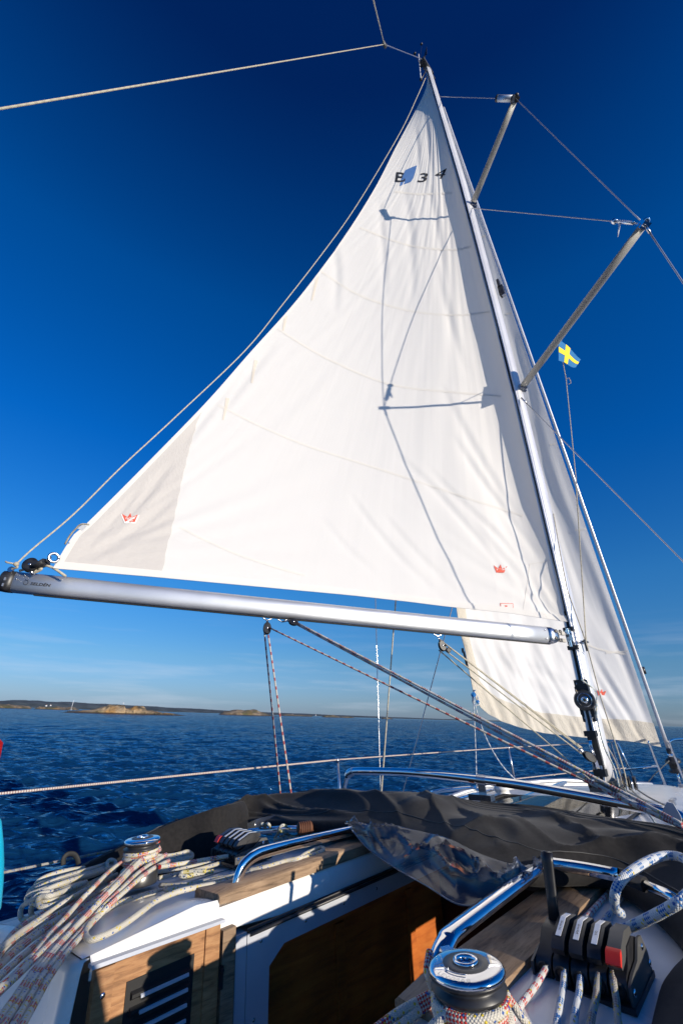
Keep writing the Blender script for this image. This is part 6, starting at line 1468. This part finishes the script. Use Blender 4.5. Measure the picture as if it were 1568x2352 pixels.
rope('blue_rope_loop', [at(*Z6(x, y), z=z) for x, y, z in ((1090, 540, .03), (1170, 505, .06), (1240, 480, .09), (1320, 445, .12), (1450, 380, .16), (1560, 310, .19), (1640, 220, .20), (1640, 120, .20), (1560, 50, .20), (1460, 35, .20), (1350, 70, .20), (1230, 145, .19), (1160, 220, .17), (1135, 300, .14), (1145, 370, .10), (1180, 400, .06))], .0125, 'rope_blue', 'big loop of blue flecked rope standing up at the right edge', k=8)
ws = []
for i in range(66):
    a = 2.0-i*.33; h = .118-.0145*(i*.33/6.28); r_ = .068+.004*math.sin(i*.2)
    ws.append(WS+Vector((math.cos(a)*r_, math.sin(a)*r_, h)))
rope('winch_wraps', ws, .0092, 'rope_red', 'turns of red flecked rope wound on the starboard winch under its shiny top', k=1)
def Z8(x, y): return (516.7+.3662*x, 2009.5+.3662*y)
rope('rope_tail', [at(*Z8(1300, 745), z=.06), at(*Z8(1200, 800), z=.05), at(*Z8(1080, 870), z=.04), at(*Z8(960, 960), z=.03), at(*Z8(850, 1050), z=.02)], .0092, 'rope_red', 'red flecked tail leaving the starboard winch to the left, upper one')
rope('rope_tail', [at(*Z8(1310, 800), z=.045), at(*Z8(1220, 850), z=.04), at(*Z8(1120, 930), z=.03), at(*Z8(1040, 1010), z=.02), at(*Z8(1000, 1100), z=.02)], .0092, 'rope_red', 'red flecked tail leaving the starboard winch to the left, lower one')
rope('rope_tail', [at(*Z6(430, 830), z=.13), at(*Z6(330, 870), z=.135), at(*Z6(220, 905), z=.135), at(*Z6(120, 990), z=.12), at(*Z6(30, 1080), z=.10), at(*Z6(-60, 1180), z=.07)], .0092, 'rope_red', 'red flecked tail peeling off the jaws of the starboard winch')
rope('rope_tail', [at(*Z6(430, 880), z=.09), at(*Z6(480, 940), z=.07), at(*Z6(540, 1030), z=.05), at(*Z6(600, 1110), z=.03), at(*Z6(660, 1200), z=.02)], .0085, 'rope_red', 'red flecked tail running down right of the starboard winch')
rope('rope_tail', [at(*Z6(-20, 640), z=.14), at(*Z6(-35, 760), z=.12), at(*Z6(-5, 860), z=.08), at(*Z6(40, 980), z=.06), at(*Z6(60, 1100), z=.05)], .0085, 'rope_red', 'shaded red flecked tail hanging left of the starboard winch')

# ================================================================ LEFT EDGE: fender and red pennant; crew out of frame
fc_ = at(-43, 2000, d=.80)
t = thing('fender', 'bright cyan rounded fender just inside the left edge of the picture', 'fender', fc_-Vector((0, 0, .1)))
b = MB(); ax = (at(-43, 1900, d=.80)-at(-43, 2100, d=.80)).normalized(); b.lathe(fc_-ax*.105, ax, [(.0, 0), (.018, .006), (.029, .03), (.032, .07), (.033, .105), (.032, .14), (.029, .18), (.018, .204), (0, .21)], 28); obj('body', b, MT['cyan'], t)
b = MB(); b.lathe(fc_+ax*.10, ax, [(.010, 0), (.010, .02), (.004, .024)], 14); obj('eye', b, MT['cyan'], t)
pn = thing('red_pennant', 'corner of a red pennant at the left edge above the lifeline', 'pennant', at(-10, 1760, d=1.4))
b = MB(); q = [at(-40, 1672, d=1.4), at(-6, 1690, d=1.4), at(8, 1706, d=1.4), at(0, 1745, d=1.4), at(-14, 1782, d=1.4), at(-40, 1770, d=1.4)]; b.face([b.bm.verts.new(p) for p in q]); obj('cloth', b, MT['redcloth'], pn, solid=.0012)
b = MB(); b.tube([at(-40, 1660, d=1.4), at(-40, 2050, d=1.4)], .004, 8); obj('staff', b, MT['steel'], pn)

# crew member sitting on the starboard side deck, just outside the picture: throws the head-shaped shadow on the white coaming
def skin_body(name, verts, edges, radii, mtl, parent, root=0, sub=2):
    me = bpy.data.meshes.new(name); base = ORIG[parent.name] if parent else (M @ Vector(verts[root]))
    me.from_pydata([(M @ Vector(v))-base for v in verts], edges, []); o = bpy.data.objects.new(name, me); COL.objects.link(o)
    sk = o.modifiers.new('skin', 'SKIN'); 
    for i, r_ in enumerate(radii): me.skin_vertices[0].data[i].radius = (r_, r_)
    me.skin_vertices[0].data[root].use_root = True
    ss = o.modifiers.new('sub', 'SUBSURF'); ss.levels = sub; ss.render_levels = sub
    me.materials.append(mtl); o.parent = parent; ORIG[o.name] = base.copy()
    for p in me.polygons: p.use_smooth = True
    return o
pc0 = Vector((1.72, -3.82, -.13))
crew = thing('person', 'crew member in a navy jacket and cap sitting on the starboard side deck', 'person', pc0)
def pv(x, y, z): return pc0+Vector((x, y, z))
vs = [pv(0, 0, .10), pv(0, 0, .28), pv(0, .01, .44), pv(0, .0, .53), pv(0, .0, .60), pv(0, .17, .50), pv(-.05, .24, .28), pv(-.22, .16, .16), pv(0, -.17, .50), pv(-.05, -.24, .28), pv(-.22, -.16, .16),
      pv(-.02, .10, .08), pv(-.42, .14, .12), pv(-.50, .14, -.28), pv(-.60, .14, -.34), pv(-.02, -.10, .08), pv(-.42, -.14, .12), pv(-.50, -.14, -.28), pv(-.60, -.14, -.34)]
es = [(0, 1), (1, 2), (2, 3), (3, 4), (2, 5), (5, 6), (6, 7), (2, 8), (8, 9), (9, 10), (0, 11), (11, 12), (12, 13), (13, 14), (0, 15), (15, 16), (16, 17), (17, 18)]
rd = [.15, .15, .15, .07, .055, .07, .052, .038, .07, .052, .038, .10, .075, .05, .045, .10, .075, .05, .045]
skin_body('body', vs, es, rd, MT['jacket'], crew)
b = MB(); b.sphere(pv(-.01, 0, .70), .102, 3, (1.0, .82, 1.18)); b.sphere(pv(-.112, 0, .69), .018, 2, (1.2, .8, 1.3))
b.sphere(pv(.0, .085, .69), .022, 2, (.8, .4, 1.3)); b.sphere(pv(.0, -.085, .69), .022, 2, (.8, .4, 1.3)); b.sphere(pv(-.088, 0, .645), .022, 2, (.6, 1.1, .45)); obj('head', b, MT['skin'], crew)
b = MB(); b.sphere(pv(-.094, .032, .715), .011, 2); b.sphere(pv(-.094, -.032, .715), .011, 2); obj('eyes', b, MT['ink'], crew)
b = MB(); b.lathe(pv(.0, 0, .735), (0, 0, 1), [(.112, 0), (.112, .03), (.09, .075), (.03, .095), (.0, .096)], 24); b.hexa([pv(-.19, -.05, .728), pv(-.09, -.075, .732), pv(-.09, .075, .732), pv(-.19, .05, .728), pv(-.19, -.05, .735), pv(-.09, -.075, .742), pv(-.09, .075, .742), pv(-.19, .05, .735)]); obj('cap', b, MT['flagblue'], crew, bevel=.003)
for s in (1, -1):
    w0 = pv(-.22, s*.16, .16); hv = [w0, w0+Vector((-.055, -s*.01, -.02)), w0+Vector((-.09, -s*.015, -.03))]; he = [(0, 1), (1, 2)]; hr = [.028, .030, .024]
    for k in range(4):
        off = (k-1.5)*.020; L_ = (.030, .036, .034, .026)[k]; i0 = len(hv)
        hv += [hv[2]+Vector((-.012, off, 0)), hv[2]+Vector((-.012-L_, off, -.012)), hv[2]+Vector((-.012-L_*1.6, off, -.038))]; he += [(2, i0), (i0, i0+1), (i0+1, i0+2)]; hr += [.0095, .0088, .0078]
    i0 = len(hv); hv += [hv[1]+Vector((-.01, s*-.035, -.005)), hv[1]+Vector((-.04, s*-.05, -.015))]; he += [(1, i0), (i0, i0+1)]; hr += [.011, .009]
    skin_body('hand', hv, he, hr, MT['skin'], crew, sub=1)
